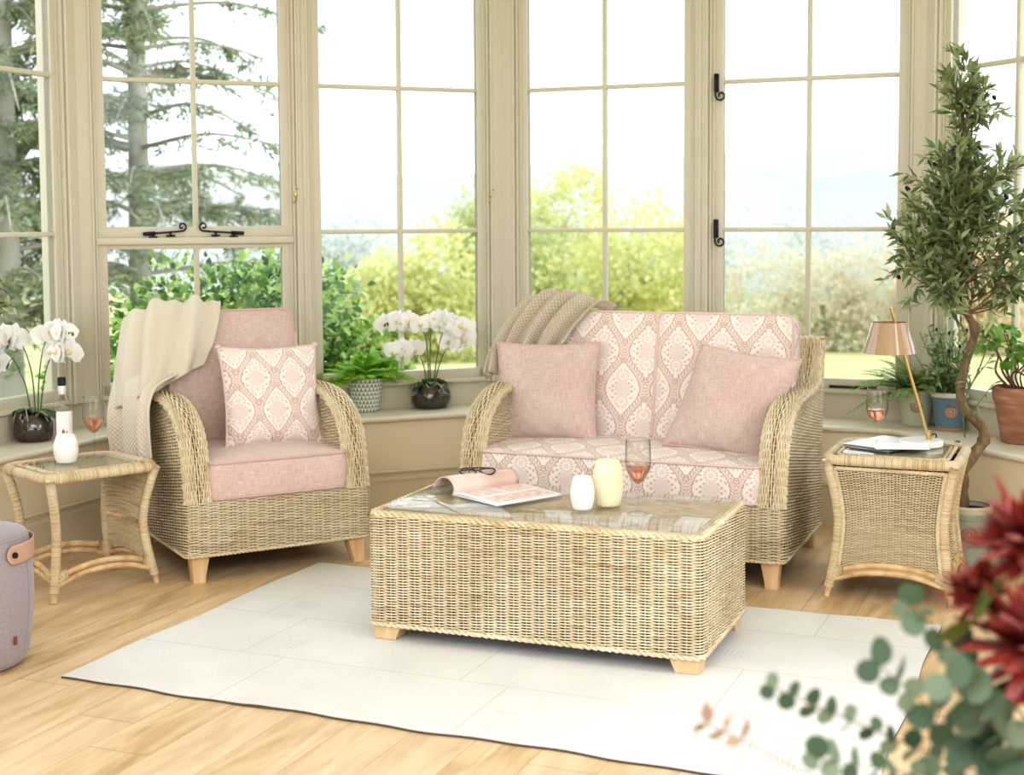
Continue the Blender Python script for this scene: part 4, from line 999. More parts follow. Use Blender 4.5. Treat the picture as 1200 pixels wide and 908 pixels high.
# potted plants
def frond(mb_r, mb_l, base, az, el, L, n=16, droop=.9, leaf=.3, sz=.05, up=0):
    t = np.linspace(0, 1, n); h = A([cos(az), sin(az), 0])
    P = A(base) + h * (L * cos(el) * t)[:, None] + A([0, 0, 1.]) * (L * (sin(el) * t - droop * .5 * t ** 2))[:, None]
    add_tube(mb_r, P, np.linspace(.0016, .0006, n), 4)
    T = unit(np.gradient(P, axis=0)); S_ = unit(np.cross(T, A([0, 0, 1.]) + 1e-6))
    q = np.linspace(.12, 1, int(n * 1.6)); pos = np.stack([np.interp(q, t, P[:, k]) for k in range(3)], -1); Ti = np.stack([np.interp(q, t, T[:, k]) for k in range(3)], -1); Si = np.stack([np.interp(q, t, S_[:, k]) for k in range(3)], -1)
    s_ = sz * np.sin(pi * np.clip(q * .82 + .16, 0, 1)) ** .8 + .004
    for sg in (-1, 1): add_leaves(mb_l, pos, Ti * .45 + sg * Si + A([0, 0, -.05]), s_, LANCE, 1.25, roll=.25)
def fern(root, base, n, L, m_, seed, sz=.045, el=(.3, 1.35), droop=.9, az=None):
    r_ = np.random.default_rng(seed)
    for k in range(n):
        a_ = k * 2.4 + r_.uniform(-.3, .3); m = MB()
        frond(m, m, A(base) + A([cos(a_), sin(a_), 0]) * .02, a_, r_.uniform(*el), L * r_.uniform(.7, 1.1), 14, droop * r_.uniform(.8, 1.2), sz=sz)
        m.build('frond', m_, root)
def pot(root, prof, m_, nm='pot', n=44, inner=.006):
    P = A(prof, float); m = MB(); inn = P[::-1].copy(); inn[:, 0] = np.maximum(inn[:, 0] - inner, 0); inn[-1, 1] += .01
    add_lathe(m, np.concatenate([[(0, P[0, 1])], P, inn[:max(2, len(P) // 2)]]), n); return m.build(nm, m_, root, 'auto')
def soil(root, r, z): m = MB(); add_lathe(m, [(r, z - .01), (r, z), (r * .5, z + .006), (0, z + .008)], 28); m.build('compost', SOIL, root)
def f_tri(x):
    u = x.sep(x.uv()); a_ = x.m('MULTIPLY', u[0], 26); b_ = x.m('MULTIPLY', u[1], 48); r = x.m('FLOOR', b_)
    fx = x.m('ABSOLUTE', x.m('SUBTRACT', x.m('FRACT', x.m('ADD', a_, x.m('MULTIPLY', x.m('MODULO', r, 2), .5))), .5)); fy = x.m('FRACT', b_)
    k = x.m('LESS_THAN', fx, x.m('MULTIPLY', x.m('SUBTRACT', 1, fy), .46))
    return {'Base Color': x.mix(k, lin(236, 234, 226), lin(138, 148, 138))}
POTTRI = mat('grey triangle pattern pot', rough=.5, fn=f_tri)
fp = thing('potted_fern', 'bright green fern in a grey and white triangle-patterned pot', 'fern', (-.735, 6.985, .462))
pot(fp, [(.066, 0), (.070, .003), (.090, .150), (.0925, .158), (.0925, .166), (.089, .168)], POTTRI); soil(fp, .082, .15)
fern(fp, (0, 0, .15), 46, .27, FERNM, 21, .055, (.35, 1.4), .8)
def emblem(root, r, z, R, mt):
    m = MB(); c_ = A([-sin(.35) * 0 + -.30, -.954, 0]); c_ = unit(c_); e_ = A([-c_[1], c_[0], 0]); t = np.linspace(0, 2 * pi, 32, endpoint=False)
    for rr, q in ((R, .0035), (R * .72, .003)):
        add_tube(m, c_ * (r + .003) + A([0, 0, z]) + rr * (np.cos(t)[:, None] * e_ + np.sin(t)[:, None] * A([0, 0, 1.])) - c_ * (1 - np.cos(rr * np.cos(t) / r))[:, None] * r, q * .45, 6, True, mi=1)
    for k in range(18):
        a_ = k * 2 * pi / 18; p = c_ * (r + .002 - r * (1 - cos(R * .86 * cos(a_) / r))) + A([0, 0, z]) + R * .86 * (cos(a_) * e_ + sin(a_) * A([0, 0, 1.])); add_lathe(m, [(0, -.0022), (.0016, 0), (0, .0022)], 6, p, 1)
    for k in range(7):
        a_ = k * 2 * pi / 7; p = c_ * (r + .003) + A([0, 0, z]) + R * .38 * (cos(a_) * e_ + sin(a_) * A([0, 0, 1.])); add_lathe(m, [(0, -.005), (R * .13, 0), (0, .005)], 8, p, 1)
    P = A([[c_ * (r + .0015 - r * (1 - cos(s_ * R * cos(a_) / r))) + A([0, 0, z + s_ * R * sin(a_)]) + e_ * (s_ * R * cos(a_)) for s_ in (0, .5, 1)] for a_ in t]); add_grid(m, P, True)
    m.build('emblem', [mt, EMBD], root)
TERRA = mat('terracotta', rough=.85, fn=lambda x: {'Base Color': x.ramp(x.noise(x.map(x.obj(), (8, 8, 30)), 1, 4), [(.35, lin(146, 102, 78)), (.6, lin(172, 126, 100)), (.8, lin(204, 174, 150))])})
EMBD = mat('dark emblem relief', lin(150, 112, 92), .7); EMB = mat('terracotta emblem', lin(206, 174, 150), .7)
SAGE = mat('sage glazed pot', lin(190, 190, 166), .45); BLUEP = mat('slate blue glazed pot', rough=.45, fn=lambda x: {'Base Color': x.ramp(x.sep(x.obj())[2], [(0.0, lin(190, 140, 108)), (.012, lin(190, 140, 108)), (.016, lin(104, 130, 144)), (.150, lin(104, 130, 144)), (.154, lin(214, 206, 190)), (.2, lin(214, 206, 190))])})
gp = thing('potted_fern', 'feathery fern in a sage green pot on the right window sill', 'fern', (1.845, 6.385, .462), 0)
pot(gp, [(.058, 0), (.062, .004), (.082, .140), (.086, .142), (.088, .150), (.088, .164), (.083, .168)], SAGE); soil(gp, .075, .15); emblem(gp, .0735, .095, .026, EMB)
fern(gp, (0, 0, .15), 60, .31, FERN2, 33, .036, (.1, 1.25), .8)
bp = thing('potted_herb', 'grey leaved herb with black berries in a slate blue pot on the sill', 'plant', (1.955, 6.235, .462))
pot(bp, [(.062, 0), (.066, .003), (.084, .145), (.090, .148), (.092, .158), (.092, .168), (.086, .171)], BLUEP); soil(bp, .078, .155); emblem(bp, .0775, .090, .028, EMB)
r_ = np.random.default_rng(8); m = MB(); sm = MB(); bm_ = MB(); btips = []
for k in range(52):
    a_ = r_.uniform(0, 2 * pi); R0 = r_.uniform(0, .05); tip = A([cos(a_) * r_.uniform(.03, .17), sin(a_) * r_.uniform(.03, .15), r_.uniform(.24, .47)]); P = crom([(R0 * cos(a_), R0 * sin(a_), .155), (tip * A([.5, .5, .62])), tip], 12)
    add_tube(sm, P, .0016, 5); n = 16; q = np.linspace(.35, 1, n); pos = np.stack([np.interp(q, np.linspace(0, 1, 12), P[:, j]) for j in range(3)], -1)
    add_leaves(m, pos, r_.normal(0, 1, (n, 3)) + A([0, 0, .7]), r_.uniform(.028, .05, n), LANCE, 1.3)
    if k % 6 == 0: btips.append(tuple(tip))
sm.build('stem', STEM, bp); m.build('foliage', OLIVEM, bp)
add_lathe(bm_, [(0, -.010), (.006, -.005), (.0075, 0), (.005, .007), (0, .010)], 10)
b0 = bm_.build('berry', mat('black berry', lin(26, 24, 34), .25), bp); b0.location = btips[0]
for q in btips[1:]: copy_obj(b0, bp, q)
tg = thing('potted_geranium', 'geranium with twisted stems in a weathered terracotta pot by the right edge', 'plant', (2.135, 5.870, .462))
pot(tg, [(.072, 0), (.078, .004), (.108, .170), (.112, .172), (.118, .205), (.118, .232), (.110, .236)], TERRA); soil(tg, .10, .215)
GER = leafmat('geranium leaf', [lin(92, 132, 58), lin(124, 164, 76), lin(156, 190, 100)], .45, .3); GSTEM = mat('brown geranium stem', lin(120, 84, 66), .7); m = MB(); sm = MB()
for k in range(11):
    a_ = k * 2.4; R1 = r_.uniform(.05, .17); zt = r_.uniform(.32, .50); P = crom([(.03 * cos(a_), .03 * sin(a_), .21), (R1 * .8 * cos(a_ + .5), R1 * .8 * sin(a_ + .5), .21 + (zt - .21) * .4), (R1 * .7 * cos(a_ - .2), R1 * .7 * sin(a_ - .2), .21 + (zt - .21) * .7), (R1 * cos(a_), R1 * sin(a_), zt)], 16)
    add_tube(sm, P, np.linspace(.006, .003, 16), 7); n = 14; pos = P[-1] + r_.normal(0, .032, (n, 3)); add_leaves(m, pos, r_.normal(0, 1, (n, 3)) * A([1, 1, .4]), r_.uniform(.03, .055, n), ROUND, 1.0, roll=.5)
sm.build('stem', GSTEM, tg); m.build('foliage', GER, tg)
m = MB()
for p in ((.00, -.10, .445), (.03, -.09, .455), (.015, -.11, .46)): add_leaves(m, np.tile(A(p), (6, 1)), r_.normal(0, 1, (6, 3)), .014, ROUND, 1)
m.build('blossom', mat('magenta blossom', lin(206, 60, 120), .6), tg)

# ------------------------------------------------------------------ olive tree in a pot
def branchy(root, trunk, tr, crown, seed, nb=46, leaf=.055, nolive=22, tipL=(.10, .30), zmin=0):
    """trunk polyline, crown = list of (centre, radii) where branch tips go"""
    r_ = np.random.default_rng(seed); P = crom(A(trunk, float), 70); m = MB()
    rad = np.interp(np.linspace(0, 1, 70), np.linspace(0, 1, len(tr)), tr) * (1 + .10 * np.sin(np.arange(70) * 1.3) + .06 * r_.normal(0, 1, 70)); add_tube(m, P, rad, 12); m.build('trunk', BARK, root)
    mbr = MB(); ml = MB(); tips = []
    for k in range(nb):
        c_, R_ = crown[k % len(crown)]; d = unit(r_.normal(0, 1, 3)); tip = A(c_) + A(R_) * d * r_.uniform(.55, 1.0)
        i = np.argmin(np.abs(P[:, 2] - (tip[2] - r_.uniform(.10, .35)))); i = max(i, np.searchsorted(P[:, 2], zmin) if zmin else 0); i = min(i, 69); b0 = P[i]
        mid = (b0 + tip) / 2 + A([0, 0, -.02]) + r_.normal(0, .02, 3); Q = crom([b0, mid, tip], 14); add_tube(mbr, Q, np.linspace(.0045, .0012, 14), 5)
        n = 20; q = np.linspace(.30, 1, n); pos = np.stack([np.interp(q, np.linspace(0, 1, 14), Q[:, j]) for j in range(3)], -1); T = unit(tip - b0)
        add_leaves(ml, pos, r_.normal(0, .75, (n, 3)) + T * .8 + A([0, 0, .0]), r_.uniform(.7, 1.15, n) * leaf, LANCE, 1.12, roll=.9)
        for s_ in range(2):
            b1 = Q[r_.integers(6, 12)]; t2 = b1 + unit(r_.normal(0, 1, 3) + T * .8) * r_.uniform(*tipL) * .5; Q2 = crom([b1, (b1 + t2) / 2 + A([0, 0, .01]), t2], 8); add_tube(mbr, Q2, .0012, 4)
            n = 14; pos = np.stack([np.interp(np.linspace(.2, 1, n), np.linspace(0, 1, 8), Q2[:, j]) for j in range(3)], -1)
            add_leaves(ml, pos, r_.normal(0, .75, (n, 3)) + unit(t2 - b1), r_.uniform(.7, 1.1, n) * leaf, LANCE, 1.12, roll=.9)
        tips.append(tip)
    mbr.build('branches', BARK, root); ml.build('foliage', OLIVEM, root)
    if nolive:
        m = MB(); add_lathe(m, [(0, -.014), (.006, -.010), (.0088, 0), (.0065, .009), (0, .014)], 10); o = m.build('olive', mat('black olive', lin(30, 26, 36), .25), root); o.location = tips[0]
        for k in range(1, nolive):
            t_ = tips[k % len(tips)] + r_.normal(0, .025, 3); copy_obj(o, root, t_, (r_.uniform(-1, 1), r_.uniform(-1, 1), 0))
ot = thing('olive_tree', 'potted olive tree with twisted trunk and black olives beside the end table', 'tree', (1.853, 5.65, 0))
pot(ot, [(.066, 0), (.071, .004), (.085, .19), (.089, .192), (.092, .205), (.092, .238), (.086, .245)], mat('pale blue grey pot', rough=.5, fn=lambda x: {'Base Color': x.ramp(x.sep(x.obj())[2], [(0, lin(176, 184, 176)), (.215, lin(176, 184, 176)), (.22, lin(216, 208, 190)), (.3, lin(216, 208, 190))])})); soil(ot, .081, .225); emblem(ot, .080, .135, .030, EMB)
branchy(ot, [(-.035, 0, .22), (-.03, 0, .32), (-.025, .0, .40), (.055, .01, .50), (.045, .01, .56), (-.025, 0, .63), (-.045, 0, .72), (-.015, 0, .86), (.01, 0, .95), (-.02, 0, 1.02), (-.04, 0, 1.12), (-.02, 0, 1.26), (-.03, 0, 1.42), (-.035, 0, 1.58), (-.06, 0, 1.86)],
        [.030, .026, .026, .024, .020, .019, .020, .017, .020, .016, .018, .012, .010, .008, .005],
        [((-.18, -.02, 1.48), (.15, .16, .17)), ((.16, .02, 1.48), (.17, .17, .22)), ((-.02, -.03, 1.72), (.15, .12, .16)), ((-.17, -.02, 1.26), (.13, .13, .15)), ((.18, 0, 1.22), (.16, .14, .18)), ((-.02, -.02, 1.42), (.17, .16, .17)), ((-.10, -.04, 1.56), (.14, .12, .14)), ((-.07, -.03, 1.88), (.11, .09, .13)), ((-.26, -.05, 1.36), (.12, .12, .20))], 4, 92, .068, 26, zmin=1.0)
m = MB(); P = crom([(-.05, -.01, .22), (-.062, -.012, .34), (-.055, -.01, .46), (-.058, -.015, .505)], 20); add_tube(m, P, np.linspace(.020, .011, 20), 10); m.build('trunk_stub', BARK, ot)
m = MB(); sm = MB(); add_tube(sm, crom([(-.03, -.02, .52), (-.04, -.03, .66), (.02, -.03, .80), (.07, -.03, .95)], 20), .003, 6)
for k in range(5):
    P = crom([(-.02, -.02, .60 + .06 * k), (.0 + .03 * (-1) ** k, -.04, .68 + .06 * k), (.07 * (-1) ** k, -.05, .74 + .06 * k)], 10); add_tube(sm, P, .0016, 5); add_leaves(m, P[3:], r_.normal(0, .6, (7, 3)) + A([.5 * (-1) ** k, -.2, .4]), .05, LANCE, 1.1)
sm.build('sucker_stem', STEM, ot); m.build('sucker_leaves', OLIVEM, ot)
# small olive sapling whose tip reaches in at the left
os_ = thing('olive_sapling', 'olive sapling whose leaves reach in at the left edge of the window', 'tree', (-2.275, 5.44, .462))
pot(os_, [(.062, 0), (.066, .003), (.084, .145), (.090, .148), (.092, .158), (.092, .168), (.086, .171)], TERRA); soil(os_, .078, .155)
branchy(os_, [(0, 0, .15), (.01, 0, .4), (.0, 0, .62), (.03, 0, .78)], [.010, .008, .006, .003], [((.23, .02, .74), (.13, .07, .10)), ((.05, 0, .66), (.14, .10, .12))], 9, 18, .055, 0)

def keep_inside(root, margin=.04):
    bpy.context.view_layer.update()
    for o in [c for c in root.children_recursive if c.type == 'MESH']:
        if o.location.length > 1e-6 or not o.data.vertices: continue
        V = np.zeros(len(o.data.vertices) * 3); o.data.vertices.foreach_get('co', V); V = V.reshape(-1, 3); L = A(root.location[:])
        Wd = V + L
        for k in range(4):
            p, d, i = seg_frame(k); dd = (Wd[:, :2] - p) @ i; push = np.clip(margin - dd, 0, None); Wd[:, :2] += push[:, None] * i
        o.data.vertices.foreach_set('co', (Wd - L).ravel()); o.data.update()
for q in (ot, os_, tg, bp, gp, fp, ol, om): keep_inside(q)

# ------------------------------------------------------------------ foreground bouquet on a pedestal table
pt = thing('pedestal_table', 'round pedestal table below the bouquet just outside the frame', 'table', (.80, 1.75, 0))
m = MB(); add_lathe(m, [(0, .40), (.17, .40), (.175, .405), (.175, .418), (.17, .422), (0, .422)], 40); m.build('tabletop', OAK, pt, 'auto')
m = MB(); add_lathe(m, [(0, 0), (.13, 0), (.13, .015), (.03, .03), (.022, .06), (.022, .38), (.04, .40), (0, .40)], 28); m.build('pedestal', OAK, pt, 'auto')
vs = thing('vase', 'stoneware vase holding the bouquet just outside the frame', 'vase', (.80, 1.75, .422))
pot(vs, [(.05, 0), (.06, .005), (.075, .08), (.06, .15), (.045, .175), (.05, .19)], mat('stoneware', lin(180, 172, 158), .6), 'body')
NECK = A([.80, 1.75, .60])
EUC = leafmat('eucalyptus leaf', [lin(68, 88, 70), lin(100, 120, 98), lin(144, 160, 140)], .5, .3); RED = leafmat('dark red petal', [lin(104, 34, 30), lin(142, 54, 46), lin(166, 78, 70), lin(202, 134, 132)], .5, .25); ESTEM = mat('woody stem', lin(120, 104, 84), .7)
def sprig(name, label, tip, bend, n, sz, mt=EUC, tpl=ROUND, group='eucalyptus sprigs in the bouquet', cat='foliage sprig', t0=.35, stemr=.0022):
    root = thing(name, label, cat, tuple(NECK), 0, group); tip = A(tip) - NECK; P = crom([A([0, 0, -.15]) + tip * A([-.05, -.05, 0]), A([0, 0, 0]), tip * .5 + A(bend), tip], 30); m = MB(); add_tube(m, P, np.linspace(stemr, .0009, 30), 6); m.build('stem', ESTEM, root)
    q = np.repeat(np.linspace(t0, 1, n), 2); pos = np.stack([np.interp(q, np.linspace(0, 1, 30), P[:, j]) for j in range(3)], -1); T = unit(np.gradient(P, axis=0)); Ti = T[(q * 29).astype(int)]
    S_ = unit(np.cross(Ti, A([0, 1., 0]))); sg = np.tile([1, -1], n)[:, None]; m = MB()
    add_leaves(m, pos, S_ * sg + Ti * .5 + rng.normal(0, .35, (2 * n, 3)), sz * rng.uniform(.75, 1.15, 2 * n), tpl, 1.0, up=(0, -1, .3), roll=1.0); m.build('foliage', mt, root)
def bloom(label, c, R, seed, face):
    root = thing('red_flower', label, 'flower', tuple(NECK), 0, 'red spidery flowers in the bouquet'); c = A(c) - NECK; r2 = np.random.default_rng(seed)
    m = MB(); add_tube(m, crom([A([0, 0, -.15]), c * .5 + A([.02, 0, 0]), c], 20), .004, 8); m.build('stem', STEM, root)
    F = unit(A(face, float)); m = MB(); n = 120; d = unit(r2.normal(0, 1, (n, 3)) + F * .55); L = R * r2.uniform(.55, 1.05, n)
    T = np.zeros((7, 3, 3)); 
    for k in range(n):
        x_ = d[k]; y_ = unit(np.cross(x_, A([.3, .2, 1.]))); z_ = np.cross(x_, y_); u = np.linspace(0, 1, 6); w = L[k] * .15 * np.sin(pi * np.clip(u * .8 + .15, 0, 1)) ** .7
        G = c + u[:, None, None] * L[k] * x_ + (w[:, None] * A([-1, 0, 1]))[..., None] * y_ + (.35 * L[k] * u ** 2.2)[:, None, None] * (F * .6 + z_ * .25) * (1 if k % 3 else -.5) + (np.abs(A([-1, 0, 1]))[None, :, None] * w[:, None, None] * .6) * z_
        add_grid(m, G, uv=np.full((6, 3, 2), r2.random()))
    m.build('petals', RED, root)
bloom('dark red spidery flower topmost in the foreground bouquet', (.645, 1.74, 1.005), .075, 1, (-.6, -.6, .4))
bloom('large dark red spidery flower in the middle of the foreground bouquet', (.655, 1.72, .870), .100, 2, (-.5, -.7, .1))
bloom('small pinkish red flower between the two larger red blooms', (.590, 1.77, .925), .048, 3, (-.5, -.7, .5))
sprig('eucalyptus_sprig', 'eucalyptus sprig rising highest, beside the red flowers', (.503, 1.76, .912), (-.02, 0, .03), 13, .030)
sprig('eucalyptus_sprig', 'eucalyptus sprig with wide leaves in the middle of the bouquet', (.455, 1.72, .845), (-.02, -.02, .0), 14, .034)
sprig('eucalyptus_sprig', 'eucalyptus sprig leaning left with a thin curved tip over the rug', (.335, 1.78, .798), (-.02, .0, .01), 12, .024, t0=.55)
sprig('eucalyptus_sprig', 'eucalyptus sprig lowest at the bottom edge, pointing left', (.375, 1.70, .735), (-.01, 0, .02), 13, .028, t0=.5)
sprig('eucalyptus_sprig', 'eucalyptus sprig with the largest leaves below the red flowers', (.535, 1.68, .830), (-.01, -.03, .0), 13, .044)
sprig('eucalyptus_sprig', 'eucalyptus sprig at the bottom right corner of the bouquet', (.57, 1.70, .750), (0, -.02, .0), 12, .046)
DG = leafmat('dark flower leaf', [lin(52, 68, 34), lin(78, 92, 44), lin(104, 112, 58)], .45, .2)
sprig('leaf_sprig', 'dark green pointed leaves under the red flowers', (.575, 1.73, .900), (0, 0, .02), 7, .065, DG, BROAD, None)
sprig('leaf_sprig', 'dark green leaves low at the right edge of the bouquet', (.660, 1.70, .790), (0, 0, .0), 7, .060, DG, BROAD, None)
BUD = leafmat('brown seed pod', [lin(150, 120, 104), lin(176, 148, 130)], .6, .1)
sprig('seed_pod_sprig', 'thin sprig with brown seed pods at the bottom of the rug', (.245, 1.74, .765), (.0, 0, -.05), 3, .027, BUD, (BROAD[0] * A([1, 1.1, 1]), BROAD[1]), None, t0=.95)

# ------------------------------------------------------------------ outdoors
CBARK = mat('haze paled bark', lin(168, 162, 146), .9)  # bark paled so its colour carries outdoor haze and glare
GRASS = mat('lawn', rough=.9, fn=lambda x: {'Base Color': x.ramp(x.noise(x.obj(), .35, 4), [(.3, lin(160, 160, 104)), (.6, lin(182, 178, 122)), (.8, lin(192, 176, 132))])})
m = MB(); n = 60; gx, gy = np.meshgrid(np.linspace(-90, 90, n), np.linspace(0, 1, n) ** 2 * 170 - 6, indexing='ij')
rr = np.sqrt(gx ** 2 + (gy) ** 2); gz = -.30 - .0 * rr - 4.0 * np.clip((rr - 14) / 60, 0, 1) ** 1.0 + .15 * np.sin(gx * .2) * np.clip((rr - 12) / 30, 0, 1)
keep = np.stack([gx, gy, gz], -1); add_grid(m, keep); m.build('ground_lawn', GRASS, kind='structure')
HILL = mat('misty hill', rough=1.0, fn=lambda x: {'Base Color': x.ramp(x.noise(x.obj(), .06, 5, .6), [(.35, lin(164, 164, 158)), (.6, lin(180, 178, 170)), (.8, lin(188, 180, 166))])})  # distance mist is put into these pale hill colours
m = MB(); t = np.linspace(-1.2, 1.2, 90); hh = 3.0 + 3.2 * np.exp(-((t + .45) / .3) ** 2) + 4.0 * np.exp(-((t - .3) / .35) ** 2) + .4 * np.sin(t * 17) + .25 * np.sin(t * 41)
P = A([[(R * sin(a_), R * cos(a_), z) for R, z in ((115, -6), (125, 1.4 + h_ * .5), (140, 1.4 + h_), (160, h_ * .8))] for a_, h_ in zip(t, hh)]); add_grid(m, P); m.build('hills', HILL, kind='structure')
def crown_tree(name, label, loc, blobs, trunk_h, mt, n, leaf, cat='tree', group=None, tr=.12, tpl=BROAD, seed=0):
    r2 = np.random.default_rng(seed); root = thing(name, label, cat, loc, 0, group); m = MB()
    add_tube(m, crom([(0, 0, -.2), (.05, 0, trunk_h * .5), (0, .05, trunk_h)], 12), np.linspace(tr, tr * .5, 12), 8)
    for c_, R_ in blobs: add_tube(m, crom([(0, 0, trunk_h * .7), (A(c_) * A([.6, .6, 1]) + A([0, 0, -.2])), A(c_)], 8), np.linspace(tr * .4, tr * .1, 8), 6)
    m.build('trunk', CBARK, root); m = MB(); tot = sum(R_[0] * R_[2] for _, R_ in blobs)
    for c_, R_ in blobs:
        k = int(n * R_[0] * R_[2] / tot); d = unit(r2.normal(0, 1, (k, 3))); rad = r2.uniform(.35, 1, (k, 1)) ** .5 * (1 + .18 * np.sin(7 * d[:, :1] + 3 * d[:, 1:2] * 4)); pos = A(c_) + d * rad * A(R_)
        add_leaves(m, pos, d + r2.normal(0, .8, (k, 3)), leaf * r2.uniform(.6, 1.3, k), tpl, 1.1, up=(0, -.3, 1), roll=.7)
    m.build('foliage', mt, root)
YEL = leafmat('yellow green autumn leaf', [lin(214, 214, 148), lin(232, 228, 168), lin(202, 208, 150)], .6, .5); YG = leafmat('olive green leaf', [lin(172, 186, 128), lin(196, 204, 146), lin(212, 214, 156)], .6, .5)  # leaf colours lightened to imitate veiling glare over the trees
PALE = leafmat('haze paled autumn leaf', [lin(218, 204, 174), lin(226, 220, 194), lin(208, 208, 182)], .6, .5); ORG = leafmat('haze washed orange leaf', [lin(226, 198, 160), lin(230, 214, 182), lin(214, 206, 176)], .6, .5); MIST = leafmat('misty grey green leaf', [lin(204, 208, 200), lin(214, 216, 208), lin(194, 200, 190)], .7, .4)  # haze of distance put into these washed-out leaf colours
LAUR = leafmat('laurel leaf', [lin(66, 98, 50), lin(112, 150, 72), lin(172, 200, 104), lin(214, 228, 160)], .35, .35); CON = leafmat('conifer needle', [lin(120, 138, 112), lin(146, 160, 128), lin(176, 186, 150), lin(198, 190, 160)], .6, .5)  # conifer colours lightened to imitate veiling glare
def bl(s, w, h, z): # lumpy crown
    r2 = np.random.default_rng(s); return [((r2.uniform(-w, w) * .6, r2.uniform(-w, w) * .4, z + r2.uniform(-h, h) * .5), (w * r2.uniform(.4, .65), w * .5, h * r2.uniform(.35, .6))) for _ in range(7)]
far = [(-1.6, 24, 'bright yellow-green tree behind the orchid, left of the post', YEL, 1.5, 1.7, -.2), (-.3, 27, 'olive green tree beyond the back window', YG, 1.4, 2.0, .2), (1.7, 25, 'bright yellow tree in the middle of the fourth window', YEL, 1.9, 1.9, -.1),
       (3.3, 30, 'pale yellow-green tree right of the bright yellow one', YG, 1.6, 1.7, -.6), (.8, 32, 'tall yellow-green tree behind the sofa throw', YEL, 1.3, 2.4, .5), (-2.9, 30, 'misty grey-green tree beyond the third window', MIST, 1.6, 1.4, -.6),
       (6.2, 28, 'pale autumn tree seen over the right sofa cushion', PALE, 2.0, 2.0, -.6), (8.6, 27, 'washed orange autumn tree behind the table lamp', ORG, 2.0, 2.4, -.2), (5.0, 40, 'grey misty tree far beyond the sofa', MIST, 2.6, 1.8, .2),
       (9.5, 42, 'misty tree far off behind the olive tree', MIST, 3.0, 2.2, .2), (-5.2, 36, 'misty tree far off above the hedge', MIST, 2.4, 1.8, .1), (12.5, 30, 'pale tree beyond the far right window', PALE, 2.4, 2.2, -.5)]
for k, (x, y, lab, mt, w, h, z) in enumerate(far):
    crown_tree('tree', lab, (x, y, -1.9), bl(k + 40, w, h, 1.9 + z), 1.6, mt, 7000, .13, 'tree', 'trees far beyond the windows', .10, seed=k)
def bush(name, label, loc, blobs, mt, n, leaf, seed):
    crown_tree(name, label, loc, blobs, .8, mt, n, leaf, 'bush', 'laurel bushes outside the windows', .04, seed=seed)
bush('laurel_bush', 'laurel bush outside the sash window behind the armchair', (-1.75, 8.3, -.3), [((0, 0, 1.05), (.7, .45, .45)), ((.42, 0, 1.22), (.45, .4, .32)), ((-.55, 0, .62), (.5, .4, .38)), ((.1, 0, .5), (.9, .4, .5))], LAUR, 9000, .058, 61)
bush('laurel_bush', 'laurel bush outside the third window behind the fern pot', (-.98, 8.6, -.3), [((-.30, 0, 1.02), (.34, .36, .40)), ((.0, 0, .78), (.32, .36, .34)), ((.16, 0, .60), (.26, .3, .3)), ((-.1, 0, .4), (.5, .4, .4))], LAUR, 5200, .058, 62)
def conifer(label, loc, h, spread, seed, tr, bias=0):
    r2 = np.random.default_rng(seed); root = thing('conifer', label, 'tree', loc, 0, 'conifers outside the left windows'); m = MB(); add_tube(m, [(0, 0, -.3), (.02, 0, h * .5), (0, 0, h)], [tr, tr * .7, tr * .2], 10); ml = MB()
    for z in np.arange(.9, h, .34):
        for k in range(7):
            a_ = r2.uniform(0, 2 * pi); L = spread * (1 - .35 * z / h) * r2.uniform(.5, 1.15); z_ = z + r2.uniform(-.08, .08); P = crom([(0, 0, z_), (L * .5 * cos(a_), L * .5 * sin(a_), z_ + .10), (L * cos(a_), L * sin(a_), z_ - .16 + r2.uniform(-.12, .15))], 14); add_tube(m, P, np.linspace(.028, .006, 14), 5)
            side_ = A([-sin(a_), cos(a_), 0])
            for j in range(16):                                     # flat side sprays hanging from the bough
                q0 = r2.uniform(.18, 1); b0 = A([np.interp(q0, np.linspace(0, 1, 14), P[:, c]) for c in range(3)]); sl = r2.uniform(.18, .42) * (1.15 - .6 * q0); d_ = side_ * r2.choice([-1, 1]) + A([cos(a_), sin(a_), 0]) * .7 + A([0, 0, r2.uniform(-.55, .0)])
                n = 22; t = r2.uniform(0, 1, (n, 1)); pos = b0 + unit(d_) * sl * t + r2.normal(0, .022, (n, 3)) - A([0, 0, .05]) * t
                add_leaves(ml, pos, unit(d_) + r2.normal(0, .5, (n, 3)), r2.uniform(.06, .13, n), NEEDLE, 1.0, roll=.6)
    m.build('trunk', CBARK, root); ml.build('foliage', CON, root)
conifer('tall conifer with spreading boughs outside the sash window', (-3.75, 14.2, -.4), 7.5, 2.2, 71, .13)
conifer('conifer with thick trunk outside the far left window', (-4.55, 12.6, -.4), 7.5, 1.5, 72, .17)
conifer('conifer furthest left beyond the left orchid', (-6.4, 13.4, -.4), 7.0, 1.7, 73, .15)

# ------------------------------------------------------------------ light, sky, camera
wd = bpy.data.worlds.new('sky'); SC.world = wd; wd.use_nodes = True; x = NX(wd)
bg = wd.node_tree.nodes['Background']
tc = x.N.new('ShaderNodeTexCoord').outputs['Generated']
up = x.m('MULTIPLY_ADD', x.sep(tc)[2], .5, .5)
x.put(bg.inputs[0], x.ramp(up, [(.0, (.76, .79, .80)), (.5, (.94, .97, 1.0)), (1.0, (.92, .965, 1.0))])); bg.inputs[1].default_value = 2.5
def area(name, loc, target, size, power, col=(1, 1, 1)):
    l = bpy.data.lights.new(name, 'AREA'); l.energy = power; l.shape = 'RECTANGLE'; l.size, l.size_y = size; l.color = col
    o = bpy.data.objects.new(name, l); COL.objects.link(o); o.location = loc
    from mathutils import Vector
    o.rotation_euler = (Vector(target) - Vector(loc)).to_track_quat('-Z', 'Y').to_euler(); return o
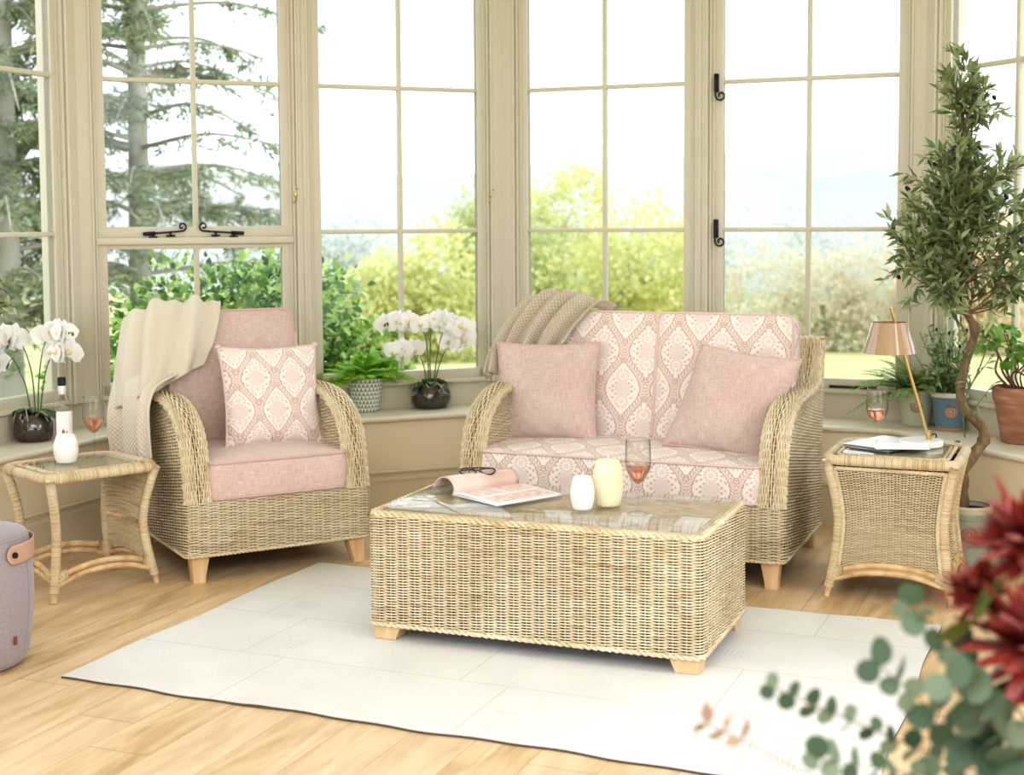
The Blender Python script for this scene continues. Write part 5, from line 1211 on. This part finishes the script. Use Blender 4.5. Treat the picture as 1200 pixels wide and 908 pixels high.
area('fill_right', (3.6, 2.4, 2.5), (.2, 5.2, .4), (2.4, 2.0), 45, (.97, .985, 1))  # added fill, imitates more light from the right-hand windows
area('fill_ceiling', (0, .8, 2.8), (0, 6.8, .5), (3.6, 1.6), 95, (.96, .98, 1))  # added fill high in the room, brightens the wall under the sills
area('fill_front', (-1.0, -1.2, 1.5), (0, 6.7, .6), (3.0, 1.6), 42, (1, .985, .96))  # added front fill from behind the camera, no real lamp
sun = bpy.data.lights.new('sun', 'SUN'); sun.energy = .8; sun.angle = radians(15); so = bpy.data.objects.new('sun', sun); COL.objects.link(so); so.rotation_euler = (radians(48), 0, radians(60))
cam = bpy.data.cameras.new('camera'); co = bpy.data.objects.new('camera', cam); COL.objects.link(co); SC.camera = co
cam.sensor_fit = 'HORIZONTAL'; cam.sensor_width = 36; cam.lens = 1650 / 1200 * 36; cam.shift_y = -79.93 / 1200
co.location = (0, 0, 1.4)
p_, r_c = .0693, .0058
from mathutils import Matrix
Fd = A([0, cos(p_), -sin(p_)]); U0 = A([0, sin(p_), cos(p_)]); R0 = A([1., 0, 0])
Rr = R0 * cos(r_c) - U0 * sin(r_c); Ur = R0 * sin(r_c) + U0 * cos(r_c)
co.matrix_world = Matrix(((Rr[0], Ur[0], -Fd[0], 0), (Rr[1], Ur[1], -Fd[1], 0), (Rr[2], Ur[2], -Fd[2], 1.4), (0, 0, 0, 1)))
cam.dof.use_dof = True; cam.dof.focus_distance = 4.9; cam.dof.aperture_fstop = 3.2
SC.view_settings.view_transform = 'Standard'; SC.view_settings.exposure = -0.20; SC.view_settings.look = 'Medium High Contrast'
SC.view_settings.use_white_balance = True; SC.view_settings.white_balance_temperature = 6050; SC.view_settings.white_balance_tint = 10
SC.cycles.use_denoising = True
SC.cycles.max_bounces = 10; SC.cycles.diffuse_bounces = 4; SC.cycles.glossy_bounces = 4; SC.cycles.transmission_bounces = 8; SC.cycles.transparent_max_bounces = 24
SC.cycles.caustics_reflective = False; SC.cycles.caustics_refractive = False; SC.cycles.sample_clamp_indirect = 6
